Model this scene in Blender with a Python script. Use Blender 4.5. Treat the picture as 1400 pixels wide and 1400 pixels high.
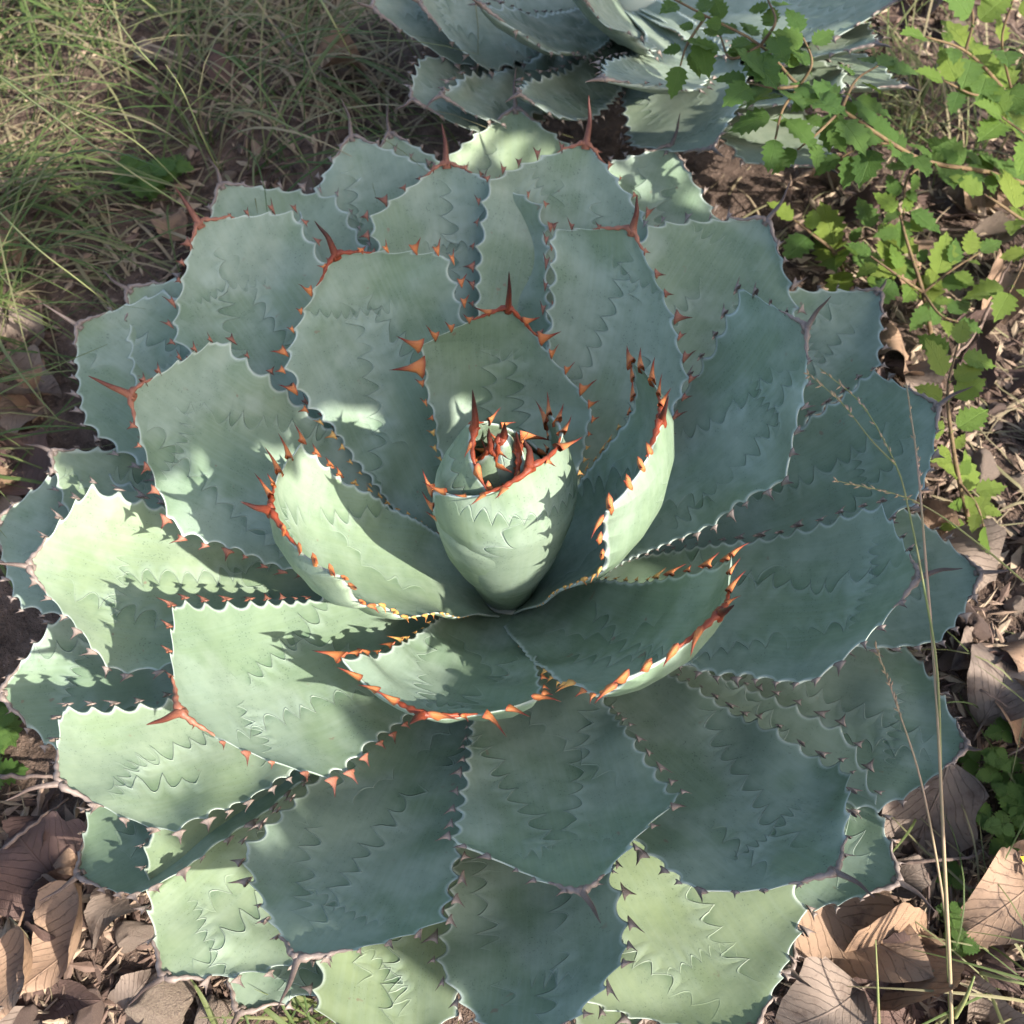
import bpy, math, random
import numpy as np
from mathutils import Matrix, Vector

# ------------------------------------------------------------------ clear
for o in list(bpy.data.objects):
    bpy.data.objects.remove(o)
scene = bpy.context.scene
COL = scene.collection
R = math.radians

# ------------------------------------------------------------------ camera
FPX = 1470.0                       # focal length in pixels of the 1400 px photograph
PITCH = R(62.0)
CAM = np.array([0.006, -0.35926, 0.88519])
cam_data = bpy.data.cameras.new('camera')
cam = bpy.data.objects.new('camera', cam_data)
COL.objects.link(cam)
cam.location = CAM
cam.rotation_euler = (math.pi / 2 - PITCH, 0, 0)
cam_data.sensor_width = 36.0
cam_data.lens = 36.0 * FPX / 1400.0
cam_data.clip_start = 0.01
cam_data.clip_end = 500.0
cam_data.dof.use_dof = True
cam_data.dof.focus_distance = 0.72
cam_data.dof.aperture_fstop = 11.0
scene.camera = cam
scene.render.resolution_x = 1024
scene.render.resolution_y = 1024

# ------------------------------------------------------------------ sky and sun
SUN_EL, SUN_AZ = 40.0, -33.0       # sun azimuth is measured from +x towards +y
world = bpy.data.worlds.new('World')
scene.world = world
world.use_nodes = True
wt = world.node_tree
sky = wt.nodes.new('ShaderNodeTexSky')
sky.sky_type = 'NISHITA'
sky.sun_disc = False
sky.sun_elevation = R(SUN_EL)
sky.sun_rotation = R(90.0 - SUN_AZ)
sky.air_density = 1.0
sky.dust_density = 3.0
sky.ozone_density = 0.6
bg = wt.nodes['Background']
bg.inputs['Strength'].default_value = 0.15
wt.links.new(sky.outputs[0], bg.inputs['Color'])

sun_data = bpy.data.lights.new('sun', 'SUN')
sun_data.energy = 4.2
sun_data.angle = R(0.53)
sun_data.color = (1.0, 0.95, 0.87)
sun = bpy.data.objects.new('sun', sun_data)
COL.objects.link(sun)
SUNV = np.array([math.cos(R(SUN_EL)) * math.cos(R(SUN_AZ)), math.cos(R(SUN_EL)) * math.sin(R(SUN_AZ)), math.sin(R(SUN_EL))])
sun.rotation_euler = Vector(-SUNV).to_track_quat('-Z', 'Y').to_euler()
sun.location = (2, 0, 3)

scene.view_settings.view_transform = 'Standard'
scene.view_settings.look = 'None'
scene.view_settings.gamma = 1.0
scene.view_settings.exposure = 1.42
scene.cycles.max_bounces = 6
scene.cycles.diffuse_bounces = 3
scene.cycles.glossy_bounces = 2
scene.cycles.transmission_bounces = 4
scene.cycles.use_adaptive_sampling = True
scene.cycles.adaptive_threshold = 0.02

# ------------------------------------------------------------------ photo pixel <-> place
fwd = np.array([0, math.cos(PITCH), -math.sin(PITCH)])
upv = np.array([0, math.sin(PITCH), math.cos(PITCH)])
rgt = np.array([1.0, 0, 0])

def ray(px):
    return fwd + rgt * (px[0] - 700) / FPX - upv * (px[1] - 700) / FPX

def unz(px, z):                    # point of height z seen at that pixel
    d = ray(px)
    return CAM + d * (z - CAM[2]) / d[2]

def near_on_ray(px, p):            # point on a pixel's line of sight closest to p
    d = ray(px); d = d / np.linalg.norm(d)
    return CAM + d * np.dot(np.asarray(p) - CAM, d)

def project(P):
    q = np.asarray(P) - CAM
    dz = q @ fwd
    return np.stack([700 + FPX * (q @ rgt) / dz, 700 - FPX * (q @ upv) / dz], -1)

# ------------------------------------------------------------------ helpers
def tag(o, label=None, cat=None, group=None, kind=None):
    if label: o['label'] = label
    if cat: o['category'] = cat
    if group: o['group'] = group
    if kind: o['kind'] = kind
    return o

def mesh_data(name, verts, faces, mats, smooth=True, midx=None):
    me = bpy.data.meshes.new(name)
    me.from_pydata([tuple(v) for v in verts], [], faces)
    for m in (mats if isinstance(mats, (list, tuple)) else [mats]):
        me.materials.append(m)
    if midx is not None:
        me.polygons.foreach_set('material_index', midx)
    if smooth:
        me.polygons.foreach_set('use_smooth', [True] * len(me.polygons))
    me.update()
    return me

def add_obj(name, me, parent=None):
    o = bpy.data.objects.new(name, me)
    COL.objects.link(o)
    if parent is not None:
        o.parent = parent
    return o

def empty(name, loc=(0, 0, 0)):
    o = bpy.data.objects.new(name, None)
    COL.objects.link(o)
    o.location = loc
    o.empty_display_size = 0.02
    return o

def fattr(me, name, vals):
    a = me.attributes.new(name, 'FLOAT', 'POINT')
    a.data.foreach_set('value', np.asarray(vals, np.float32).ravel())

def vattr(me, name, vals):
    a = me.attributes.new(name, 'FLOAT_VECTOR', 'POINT')
    a.data.foreach_set('vector', np.asarray(vals, np.float32).ravel())

class Geo:
    """collects tubes, strips and blobs for one mesh"""
    def __init__(self):
        self.v = []; self.f = []; self.a = []; self.m = []
    def add(self, v, f, a=0.0, mi=0):
        n = len(self.v)
        self.v.extend([tuple(p) for p in v])
        self.f.extend([tuple(i + n for i in q) for q in f])
        self.a.extend(list(a) if np.ndim(a) else [a] * len(v))
        self.m.extend([mi] * len(f))
    def tube(self, pts, rad, sides=6, a=0.0, flat=1.0, ref=(0, 0, 1), mi=0):
        pts = np.asarray(pts, float); n = len(pts)
        rad = np.broadcast_to(np.asarray(rad, float), (n,))
        tg = np.gradient(pts, axis=0); tg /= np.linalg.norm(tg, axis=1)[:, None] + 1e-12
        v = []; x = None
        for i in range(n):
            if x is None:
                r = np.asarray(ref, float)
                if abs(np.dot(r, tg[i])) > 0.95: r = np.array([1.0, 0, 0])
                x = np.cross(tg[i], r)
            else:
                x = x - tg[i] * np.dot(x, tg[i])
            x = x / (np.linalg.norm(x) + 1e-12)
            y = np.cross(x, tg[i])
            for k in range(sides):
                an = 2 * math.pi * k / sides
                v.append(pts[i] + rad[i] * (math.cos(an) * x + flat * math.sin(an) * y))
        f = []
        for i in range(n - 1):
            for k in range(sides):
                k2 = (k + 1) % sides
                f.append((i * sides + k, i * sides + k2, (i + 1) * sides + k2, (i + 1) * sides + k))
        f.append(tuple(range(sides - 1, -1, -1)))
        f.append(tuple((n - 1) * sides + k for k in range(sides)))
        if np.ndim(a): a = np.repeat(a, sides)
        self.add(v, f, a, mi)
    def build(self, name, mats, parent=None, attr=None, smooth=True):
        me = mesh_data(name, self.v, self.f, mats, smooth, self.m)
        if attr: fattr(me, attr, self.a)
        return add_obj(name, me, parent)

def smoothpath(pts, n):            # Catmull-Rom through 3D points
    p = np.asarray(pts, float)
    p = np.vstack([2 * p[0] - p[1], p, 2 * p[-1] - p[-2]])
    out = []
    segs = len(p) - 3
    for q in np.linspace(0, segs - 1e-6, n):
        i = int(q); t = q - i
        a, b, c, d = p[i:i + 4]
        out.append(.5 * (2 * b + (c - a) * t + (2 * a - 5 * b + 4 * c - d) * t * t + (3 * b - a - 3 * c + d) * t ** 3))
    return np.array(out)

# ------------------------------------------------------------------ node helper
class NT:
    def __init__(self, name):
        self.m = bpy.data.materials.new(name)
        self.m.use_nodes = True
        self.t = self.m.node_tree
        self.b = self.t.nodes['Principled BSDF']
    def n(self, typ, **kw):
        nd = self.t.nodes.new(typ)
        for k, v in kw.items(): setattr(nd, k, v)
        return nd
    def put(self, sock, val):
        if isinstance(val, bpy.types.NodeSocket): self.t.links.new(val, sock)
        elif isinstance(val, (tuple, list)): sock.default_value = tuple(val) + ((1.0,) if len(val) == 3 and len(sock.default_value) == 4 else ())
        else: sock.default_value = val
    def math(self, op, a, b=0.0, c=0.0, clamp=False):
        nd = self.n('ShaderNodeMath', operation=op, use_clamp=clamp)
        self.put(nd.inputs[0], a); self.put(nd.inputs[1], b); self.put(nd.inputs[2], c)
        return nd.outputs[0]
    def attr(self, name, out='Fac'):
        return self.n('ShaderNodeAttribute', attribute_name=name).outputs[out]
    def noise(self, vec, scale, detail=3.0, rough=.55, out=0, dist=0.0):
        nd = self.n('ShaderNodeTexNoise')
        self.put(nd.inputs['Scale'], scale); self.put(nd.inputs['Detail'], detail)
        self.put(nd.inputs['Roughness'], rough); self.put(nd.inputs['Distortion'], dist)
        if vec is not None: self.put(nd.inputs['Vector'], vec)
        return nd.outputs[out]
    def ramp(self, f, lo, hi, a=0.0, b=1.0, smooth=True):
        nd = self.n('ShaderNodeMapRange', interpolation_type='SMOOTHSTEP' if smooth else 'LINEAR')
        self.put(nd.inputs[0], f); self.put(nd.inputs[1], lo); self.put(nd.inputs[2], hi); self.put(nd.inputs[3], a); self.put(nd.inputs[4], b)
        return nd.outputs[0]
    def mix(self, f, a, b, mode='MIX'):
        nd = self.n('ShaderNodeMix', data_type='RGBA', blend_type=mode)
        self.put(nd.inputs[0], f); self.put(nd.inputs[6], a); self.put(nd.inputs[7], b)
        return nd.outputs[2]
    def vscale(self, vec, s):
        nd = self.n('ShaderNodeVectorMath', operation='MULTIPLY')
        self.put(nd.inputs[0], vec); nd.inputs[1].default_value = s
        return nd.outputs[0]
    def bump(self, h, dist, strength=1.0, prev=None):
        nd = self.n('ShaderNodeBump')
        self.put(nd.inputs['Height'], h); nd.inputs['Distance'].default_value = dist; self.put(nd.inputs['Strength'], strength)
        if prev is not None: self.put(nd.inputs['Normal'], prev)
        return nd.outputs[0]
    def out(self, color=None, rough=None, normal=None, spec=None, **kw):
        if color is not None: self.put(self.b.inputs['Base Color'], color)
        if rough is not None: self.put(self.b.inputs['Roughness'], rough)
        if normal is not None: self.put(self.b.inputs['Normal'], normal)
        if spec is not None: self.put(self.b.inputs['Specular IOR Level'], spec)
        for k, v in kw.items(): self.put(self.b.inputs[k.replace('_', ' ')], v)
        return self.m
    @property
    def obj(self): return self.n('ShaderNodeTexCoord').outputs['Object']
    @property
    def pos(self): return self.n('ShaderNodeNewGeometry').outputs['Position']
    @property
    def rnd(self): return self.n('ShaderNodeObjectInfo').outputs['Random']

# ------------------------------------------------------------------ materials
def make_agave_material(name, blue, green, pale):
    k = NT(name)
    met = k.attr('metric', 'Vector')          # metres across, metres along, leaf seed
    edge = k.attr('edge')                     # metres to the margin
    tone = k.attr('tone')                     # yellower with age, and sunlight painted in as paler yellow on some leaves
    big = k.attr('bloom')
    streak = k.noise(k.vscale(met, (420, 16, 37)), 1.0, 1.0, .6)
    fine = k.noise(k.vscale(met, (300, 300, 37)), 1.0, 2.0, .7)
    speck = k.noise(k.vscale(met, (900, 700, 37)), 1.0, 0.0, .6)
    mott = k.noise(met, 60.0, 3.0, .6)
    rub = k.ramp(k.math('ADD', big, k.math('MULTIPLY', mott, .25)), .50, .78)     # where the blue wax is rubbed away
    rub = k.math('MULTIPLY', rub, .62)
    col = k.mix(rub, blue, green)
    col = k.mix(k.math('MULTIPLY', tone, .65), col, pale)
    col = k.mix(k.ramp(streak, .38, .7, 0.0, .08), col, (.34, .42, .38))
    col = k.mix(k.ramp(mott, .3, .7, .0, .35), col, k.mix(.55, col, (.04, .085, .055)))
    col = k.mix(k.math('MULTIPLY', k.ramp(speck, .68, .78, 0.0, .42), k.ramp(mott, .42, .62)), col, (.03, .05, .035))
    # bud prints: scalloped lines left by the neighbouring leaves
    h = None
    for i in (1, 2, 3, 4):
        sep = k.n('ShaderNodeSeparateXYZ'); k.put(sep.inputs[0], k.attr('print%d' % i, 'Vector'))
        d, q, msk = sep.outputs
        f = k.math('FRACT', q)
        c = k.math('ABSOLUTE', k.math('SUBTRACT', k.math('MULTIPLY', f, 2.0), 1.0))
        sc = k.math('POWER', c, 1.7)
        D = k.math('SUBTRACT', d, k.math('MULTIPLY', sc, .0125 if i < 3 else .008))
        line = k.math('SUBTRACT', 1.0, k.ramp(k.math('ABSOLUTE', D), .0001, .0011))
        dark = k.math('MULTIPLY', k.ramp(D, -.0002, .0009), k.ramp(D, .001, .011, 1.0, 0.0))
        dark = k.math('MULTIPLY', dark, k.ramp(c, .05, .75, 1.0, .40))
        lit = k.math('MULTIPLY', k.ramp(D, -.013, -.0004), k.ramp(D, -.0004, .0002, 1.0, 0.0))
        amp = msk
        col = k.mix(k.math('MULTIPLY', dark, k.math('MULTIPLY', amp, .72)), col, k.mix(.62, col, (.035, .085, .045)))
        col = k.mix(k.math('MULTIPLY', lit, k.math('MULTIPLY', amp, .17)), col, (.38, .46, .40))
        col = k.mix(k.math('MULTIPLY', line, k.math('MULTIPLY', amp, .24)), col, (.42, .48, .42))
        hh = k.math('MULTIPLY', k.math('ADD', k.math('MULTIPLY', lit, .7), line), amp)
        h = hh if h is None else k.math('ADD', h, hh)
    scar = k.noise(met, 85.0, 2.0, .6)
    col = k.mix(k.math('MULTIPLY', k.ramp(scar, .70, .76), k.ramp(big, .35, .6, .15, .75)), col, (.17, .125, .085))
    dust = k.noise(met, 33.0, 5.0, .75)
    col = k.mix(k.ramp(dust, .52, .75, 0, .10), col, (.33, .36, .32))
    # pale hard rim
    rim = k.ramp(k.math('ADD', edge, k.math('MULTIPLY', k.math('SUBTRACT', fine, .5), .0012)), .0005, .0034, 1.0, 0.0)
    col = k.mix(k.math('MULTIPLY', rim, .58), col, (.50, .56, .50))
    hgt = k.math('ADD', k.math('MULTIPLY', h, .0005), k.math('MULTIPLY', k.math('ADD', k.math('MULTIPLY', streak, .35), fine), .00012))
    nrm = k.bump(hgt, 1.0, 1.0)
    return k.out(col, k.ramp(mott, .3, .7, .48, .66), nrm, .38)

M_AGAVE = make_agave_material('agave_skin', (.206, .266, .198), (.118, .182, .096), (.265, .310, .150))
M_AGAVE2 = make_agave_material('agave_skin_grey', (.190, .230, .172), (.12, .16, .10), (.27, .295, .19))

def make_horn(name, base, tip, rim):
    k = NT(name)
    h = k.attr('horn')
    n = k.noise(k.obj, 420.0, 4.0, .65)
    n2 = k.noise(k.pos, 90.0, 2.0)
    c = k.mix(k.ramp(k.math('ADD', h, k.math('MULTIPLY', k.math('SUBTRACT', n, .5), .35)), .12, .85), base, tip)
    c = k.mix(k.ramp(h, .0, .10, 1.0, 0.0), c, rim)
    c = k.mix(k.ramp(n2, .35, .7, 0.0, .45), c, k.mix(.5, c, tip))
    return k.out(c, .5, k.bump(n, .0006, .5), .35)

M_HORN = [make_horn('horn_orange', (.52, .180, .055), (.15, .020, .010), (.26, .06, .025)),
          make_horn('horn_redbrown', (.30, .120, .070), (.085, .022, .014), (.13, .045, .03)),
          make_horn('horn_grey', (.235, .185, .155), (.080, .056, .048), (.105, .075, .062)),
          make_horn('horn_dark', (.26, .050, .018), (.035, .008, .006), (.42, .12, .03)),
          make_horn('horn_yellow', (.62, .36, .10), (.34, .12, .03), (.42, .20, .06))]

# ------------------------------------------------------------------ agave leaves
def prof(t, tw, pe=1.1, le=1.5, b0=.38):
    t = np.asarray(t, float)
    u = np.clip(t / tw, 0, 1)
    x = np.clip((t - tw) / (1 - tw), 0, 1)
    return np.where(t < tw, b0 + (1 - b0) * (1 - (1 - u) ** le), 1 - x ** pe)

class Leaf:
    def __init__(self, B, T, W, tw, roll, curl, lat, bend, pe, le, ta, seed):
        self.pe, self.le, self.ta = pe, le, ta
        self.B = np.array(B, float); self.T = np.array(T, float)
        self.W, self.tw, self.curl, self.lat, self.bend = W, tw, curl, lat, bend
        D = self.T - self.B; self.L = np.linalg.norm(D); self.D = D / self.L
        S = np.cross(self.D, [0, 0, 1]); S /= np.linalg.norm(S); N = np.cross(S, self.D)
        c, s = math.cos(roll), math.sin(roll)
        self.S, self.N = S * c + N * s, N * c - S * s
        self.rng = np.random.default_rng(seed); self.seed = seed
        r = self.rng
        self.wave = [(r.uniform(5, 16), r.uniform(-12, 12), r.uniform(0, 6.3), r.uniform(.0006, .0016)) for _ in range(5)]
    def pf(self, t, s=0.0):     # relative half width, a little different on the two sides
        return prof(t, np.clip(self.tw + self.ta * np.sign(s), .3, .93), self.pe, self.le)
    def w(self, t, s=0.0): return self.W * self.pf(t, s)
    def surf(self, t, s, drop=0.0, wavy=True):
        t = np.asarray(t, float); s = np.asarray(s, float)
        pr = self.pf(t, s); w = self.W * pr
        ph = self.curl * (.35 + .65 * pr) + 1e-4
        L = self.L
        C = self.B + (t * L)[..., None] * self.D + (6.75 * t * t * (1 - t) * L)[..., None] * self.bend * self.N + (4 * t * (1 - t) * L)[..., None] * self.lat * self.S
        P = C + (w * np.sin(ph * s) / ph)[..., None] * self.S + (w * (1 - np.cos(ph * s)) / ph)[..., None] * self.N
        n = np.cos(ph * s)[..., None] * self.N - np.sin(ph * s)[..., None] * self.S
        h = -np.asarray(drop) + np.zeros_like(t)
        if wavy:
            for a, b, p0, am in self.wave:
                h = h + am * np.sin(a * 2.2 * t + b * .45 * s + p0) * np.clip(t * 3, 0, 1) * (.35 + .65 * np.abs(s)) * np.clip((1 - t) * 8, 0, 1)
        return P + h[..., None] * n
    def layout_teeth(self, sp0=.0048, sp1=.0155, amp=.33):
        tt = np.linspace(.10, .999, 700)
        self.teeth = []; self.phase = {}
        for side in (-1, 1):
            P = self.surf(tt, np.full_like(tt, side))
            arc = np.concatenate([[0], np.cumsum(np.linalg.norm(np.diff(P, axis=0), axis=1))])
            tot = arc[-1]
            pos = [0.0]; sps = []
            while pos[-1] < tot - .010:
                q = pos[-1] / tot
                sp = sp0 + (sp1 - sp0) * np.clip((q - .05) / .5, 0, 1) ** 1.1
                sp *= 1 - .22 * np.clip((q - .8) / .2, 0, 1)
                sp *= self.rng.uniform(.82, 1.2)
                sps.append(sp); pos.append(pos[-1] + sp)
            pos = np.array(pos); idx = np.arange(len(pos))
            f = np.interp(arc, pos, idx, right=len(pos))
            spa = np.interp(arc, pos[:-1], sps)
            fade = np.clip((tot - arc) / .035, .12, 1)
            fr = f % 1.0
            m = amp * spa * (np.abs(2 * fr - 1) ** 2.3) * fade
            self.phase[side] = (tt, m)
            for i in range(1, len(pos) - 1):
                self.teeth.append((side, float(np.interp(pos[i], arc, tt)), sps[min(i, len(sps) - 1)], (tot - pos[i])))
    def m(self, t, side):
        tt, m = self.phase[side]
        return np.interp(t, tt, m, left=0)
    def seff(self, t, s):
        ms = np.where(s > 0, self.m(t, 1), self.m(t, -1))
        a = np.clip((np.abs(s) - .80) / .20, 0, 1)
        return s * (1 + a * ms / np.maximum(self.w(t, s), .004))
    def build(self, parent, mat, tone, nt=190, ns=31):
        tg = np.linspace(0, .9965, 900)
        arc = np.concatenate([[0], np.cumsum(np.hypot(np.diff(tg * self.L), np.diff(self.w(tg))))])
        t1 = np.interp(np.linspace(0, arc[-1], nt), arc, tg)
        k = np.linspace(-1, 1, ns); s1 = np.sign(k) * (1 - (1 - np.abs(k)) ** 1.35)
        Tg, Sg = np.meshgrid(t1, s1, indexing='ij')
        Se = self.seff(Tg, Sg)
        top = self.surf(Tg, Se).reshape(-1, 3)
        sub = list(range(3, ns - 1, 4))
        if sub[-1] >= ns - 1: sub.pop()
        Tb, Sb = Tg[:, sub], Se[:, sub]
        th = (.0022 + .0085 * (1 - np.clip(np.abs(Sb), 0, 1) ** 2.2)) * (.35 + .65 * np.clip((1 - Tb) * 4, 0, 1)) * (.5 + .5 * np.clip(self.pf(Tb, Sb), 0, 1))
        bot = self.surf(Tb, Sb, th).reshape(-1, 3)
        off = np.array(parent.location)
        verts = np.vstack([top, bot]) - off
        f = []
        for i in range(nt - 1):
            for j in range(ns - 1):
                a = i * ns + j
                f.append((a, a + 1, a + ns + 1, a + ns))
        nb = len(sub); o = nt * ns
        col = lambda i, j: i * ns if j == 0 else (i * ns + ns - 1 if j == nb + 1 else o + i * nb + j - 1)
        for i in range(nt - 1):
            for j in range(nb + 1):
                f.append((col(i, j), col(i + 1, j), col(i + 1, j + 1), col(i, j + 1)))
        # end caps
        f.append(tuple([(nt - 1) * ns + j for j in range(ns)] + [o + (nt - 1) * nb + j for j in range(nb - 1, -1, -1)]))
        f.append(tuple([j for j in range(ns - 1, -1, -1)] + [o + j for j in range(nb)]))
        me = mesh_data('leaf', verts, f, mat)
        # fields
        W = self.w(Tg, Sg)
        x = np.concatenate([(Sg * W).ravel(), (Sb * self.w(Tb, Sb)).ravel()])
        y = np.concatenate([(Tg * self.L).ravel(), (Tb * self.L).ravel()])
        sd = np.full_like(x, (self.seed % 97) * .731)
        # the underside gets another seed so its marks differ
        sd[len(W.ravel()):] += 3.0
        vattr(me, 'metric', np.stack([x, y, sd], -1))
        e = np.concatenate([((1 - np.abs(Sg)) * W).ravel(), ((1 - np.abs(Sb)) * self.w(Tb, Sb)).ravel()])
        fattr(me, 'edge', e)
        fattr(me, 'tone', np.full(len(x), tone))
        r = self.rng; Wm, L = self.W, self.L
        def soft(freq, n=9):       # smooth random field over the leaf, about 0..1
            o = np.zeros_like(x)
            for _ in range(n):
                an = r.uniform(0, 6.28); fq = freq * r.uniform(.5, 1.6) * 6.28
                o += np.sin(fq * (x * math.cos(an) + y * math.sin(an)) + r.uniform(0, 6.28))
            return .5 + o / n * 1.1
        fattr(me, 'bloom', .55 * soft(6) + .3 * soft(16) + .15 * soft(34))
        warp, wob, gate = soft(22), soft(32), np.clip((soft(12) - .12) / .25, 0, 1)
        flip = r.choice([-1, 1])
        rows = [((-.66 * Wm, .30 * L), (-.10 * Wm, .93 * L), .0155, 1), ((.66 * Wm, .36 * L), (.12 * Wm, .90 * L), .0140, -1),
                ((-.55 * Wm, .86 * L), (.42 * Wm, .80 * L), .0085, 1), ((-.30 * Wm * flip, .22 * L), (.62 * Wm * flip, .62 * L), .0185, flip)]
        for i, (p, q, per, sg) in enumerate(rows):
            j = lambda a: r.uniform(-a, a)
            p = np.array(p) + [j(.22) * Wm, j(.06) * L]; q = np.array(q) + [j(.16) * Wm, j(.04) * L]
            if r.random() < .3: sg = -sg
            dv = q - p; ln = np.linalg.norm(dv); dv /= ln
            al = (x - p[0]) * dv[0] + (y - p[1]) * dv[1]
            bow = j(.10) * ln
            d = ((x - p[0]) * -dv[1] + (y - p[1]) * dv[0]) * sg + bow * np.sin(np.pi * np.clip(al / ln, 0, 1))
            msk = np.clip(al / .02, 0, 1) * np.clip((ln - al) / .02, 0, 1)
            if i == 3: msk = msk * .7
            msk[W.size:] *= .9 if isinstance(self, BudLeaf) else .35
            vattr(me, 'print%d' % (i + 1), np.stack([d + (wob - .5) * .007, al / per + warp * .4 + r.uniform(0, 9), msk * gate], -1))
        return add_obj('leaf', me, parent)
    def frame_at(self, t, side):
        e = 1e-3
        s0 = self.seff(np.array([t]), np.array([float(side)]))
        P = self.surf(np.array([t]), s0)[0]
        O = P - self.surf(np.array([t]), s0 * .97)[0]; O /= np.linalg.norm(O)
        Q = self.surf(np.array([min(t + .004, .9995)]), np.array([float(side)]))[0] - self.surf(np.array([t - .004]), np.array([float(side)]))[0]
        Q -= O * np.dot(O, Q); Q /= np.linalg.norm(Q)
        n = np.cross(Q, O) * side
        return P, Q, O, n

def tooth_geometry(hook, lean):
    hs = [-.10, .16, .46, .78]; ax = [.64, .33, .16, .075]; bz = [.26, .21, .13, .065]; cx = [0, .04, .13 + hook * .3, .30 + hook * .7]
    v = []; a = []
    for h, x, z, c in zip(hs, ax, bz, cx):
        for k in range(6):
            an = 2 * math.pi * k / 6
            v.append((c + x * math.cos(an), h, lean * max(h, 0) ** 1.5 + z * math.sin(an))); a.append(max(h, 0))
    v.append((.42 + hook * 1.05, 1.12, lean * 1.25)); a.append(1.1)
    f = []
    for i in range(3):
        for k in range(6):
            f.append((i * 6 + k, i * 6 + (k + 1) % 6, i * 6 + 6 + (k + 1) % 6, i * 6 + 6 + k))
    for k in range(6): f.append((18 + k, 18 + (k + 1) % 6, 24))
    return v, f, a
TOOTH = [tooth_geometry(h, l) for h, l in ((.15, .15), (.45, .35), (-.55, .3), (-.2, .55))]
TOOTH_MESH = {}
def tooth_mesh(shape, style):
    if (shape, style) not in TOOTH_MESH:
        v, f, a = TOOTH[shape]
        me = mesh_data('tooth', v, f, M_HORN[style]); fattr(me, 'horn', a)
        TOOTH_MESH[(shape, style)] = me
    return TOOTH_MESH[(shape, style)]

def add_spine(lf, leaf_obj, off, end_px, style, arm, thick=.0042):
    rng = lf.rng
    tipd = lf.surf(np.array([.995]), np.array([0.]))[0] - lf.surf(np.array([.93]), np.array([0.]))[0]
    tipd /= np.linalg.norm(tipd)
    T = lf.surf(np.array([.993]), np.array([0.]))[0]
    end = near_on_ray(end_px, T + tipd * .026 + lf.N * .004) if end_px is not None else T + tipd * .03
    ln = np.linalg.norm(end - T)
    if ln > .060: end = T + (end - T) * .060 / ln
    g = Geo()
    side = lf.S * rng.uniform(-.10, .10) * ln
    pts = smoothpath([T - tipd * .004, T + (end - T) * .12 + side * .25, T + (end - T) * .5 + side, T + (end - T) * .8 + side * .3, end], 12)
    q = np.linspace(0, 1, 12)
    rad = thick * (.10 + .90 * (1 - q) ** 1.25); rad[-1] = .0002
    g.tube(pts, rad, 8, np.clip(.25 + q * .9, 0, 1.1), .8)
    for s in (-1, 1):           # the horny edge running down both margins
        tg = np.linspace(.999, .60, 500)
        P = lf.surf(tg, lf.seff(tg, np.full_like(tg, float(s))))
        arc = np.concatenate([[0], np.cumsum(np.linalg.norm(np.diff(P, axis=0), axis=1))])
        n = 14; ss = np.linspace(0, arm * rng.uniform(.8, 1.2), n)
        pp = np.stack([np.interp(ss, arc, P[:, k]) for k in range(3)], -1)
        pp[0] = T - tipd * .001
        pp += lf.N * .0007
        r = (.0026 * (1 - .75 * (ss / ss[-1])) * (1 + .30 * np.sin(ss * 800 + rng.uniform(0, 6))))
        r[-1] = .0004; r[0] = thick * .8
        g.tube(pp, r, 6, .35 - .25 * ss / ss[-1] + .1 * np.sin(ss * 500), .8)
    g.v = [tuple(np.array(p) - off) for p in g.v]
    return g.build('terminal_spine', M_HORN[style], leaf_obj, 'horn')

RING = {'A': (.07, .02), 'C': (.055, .03), 'D': (.04, .04), 'E': (.025, .05), 'F': (.04, .04)}
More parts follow.
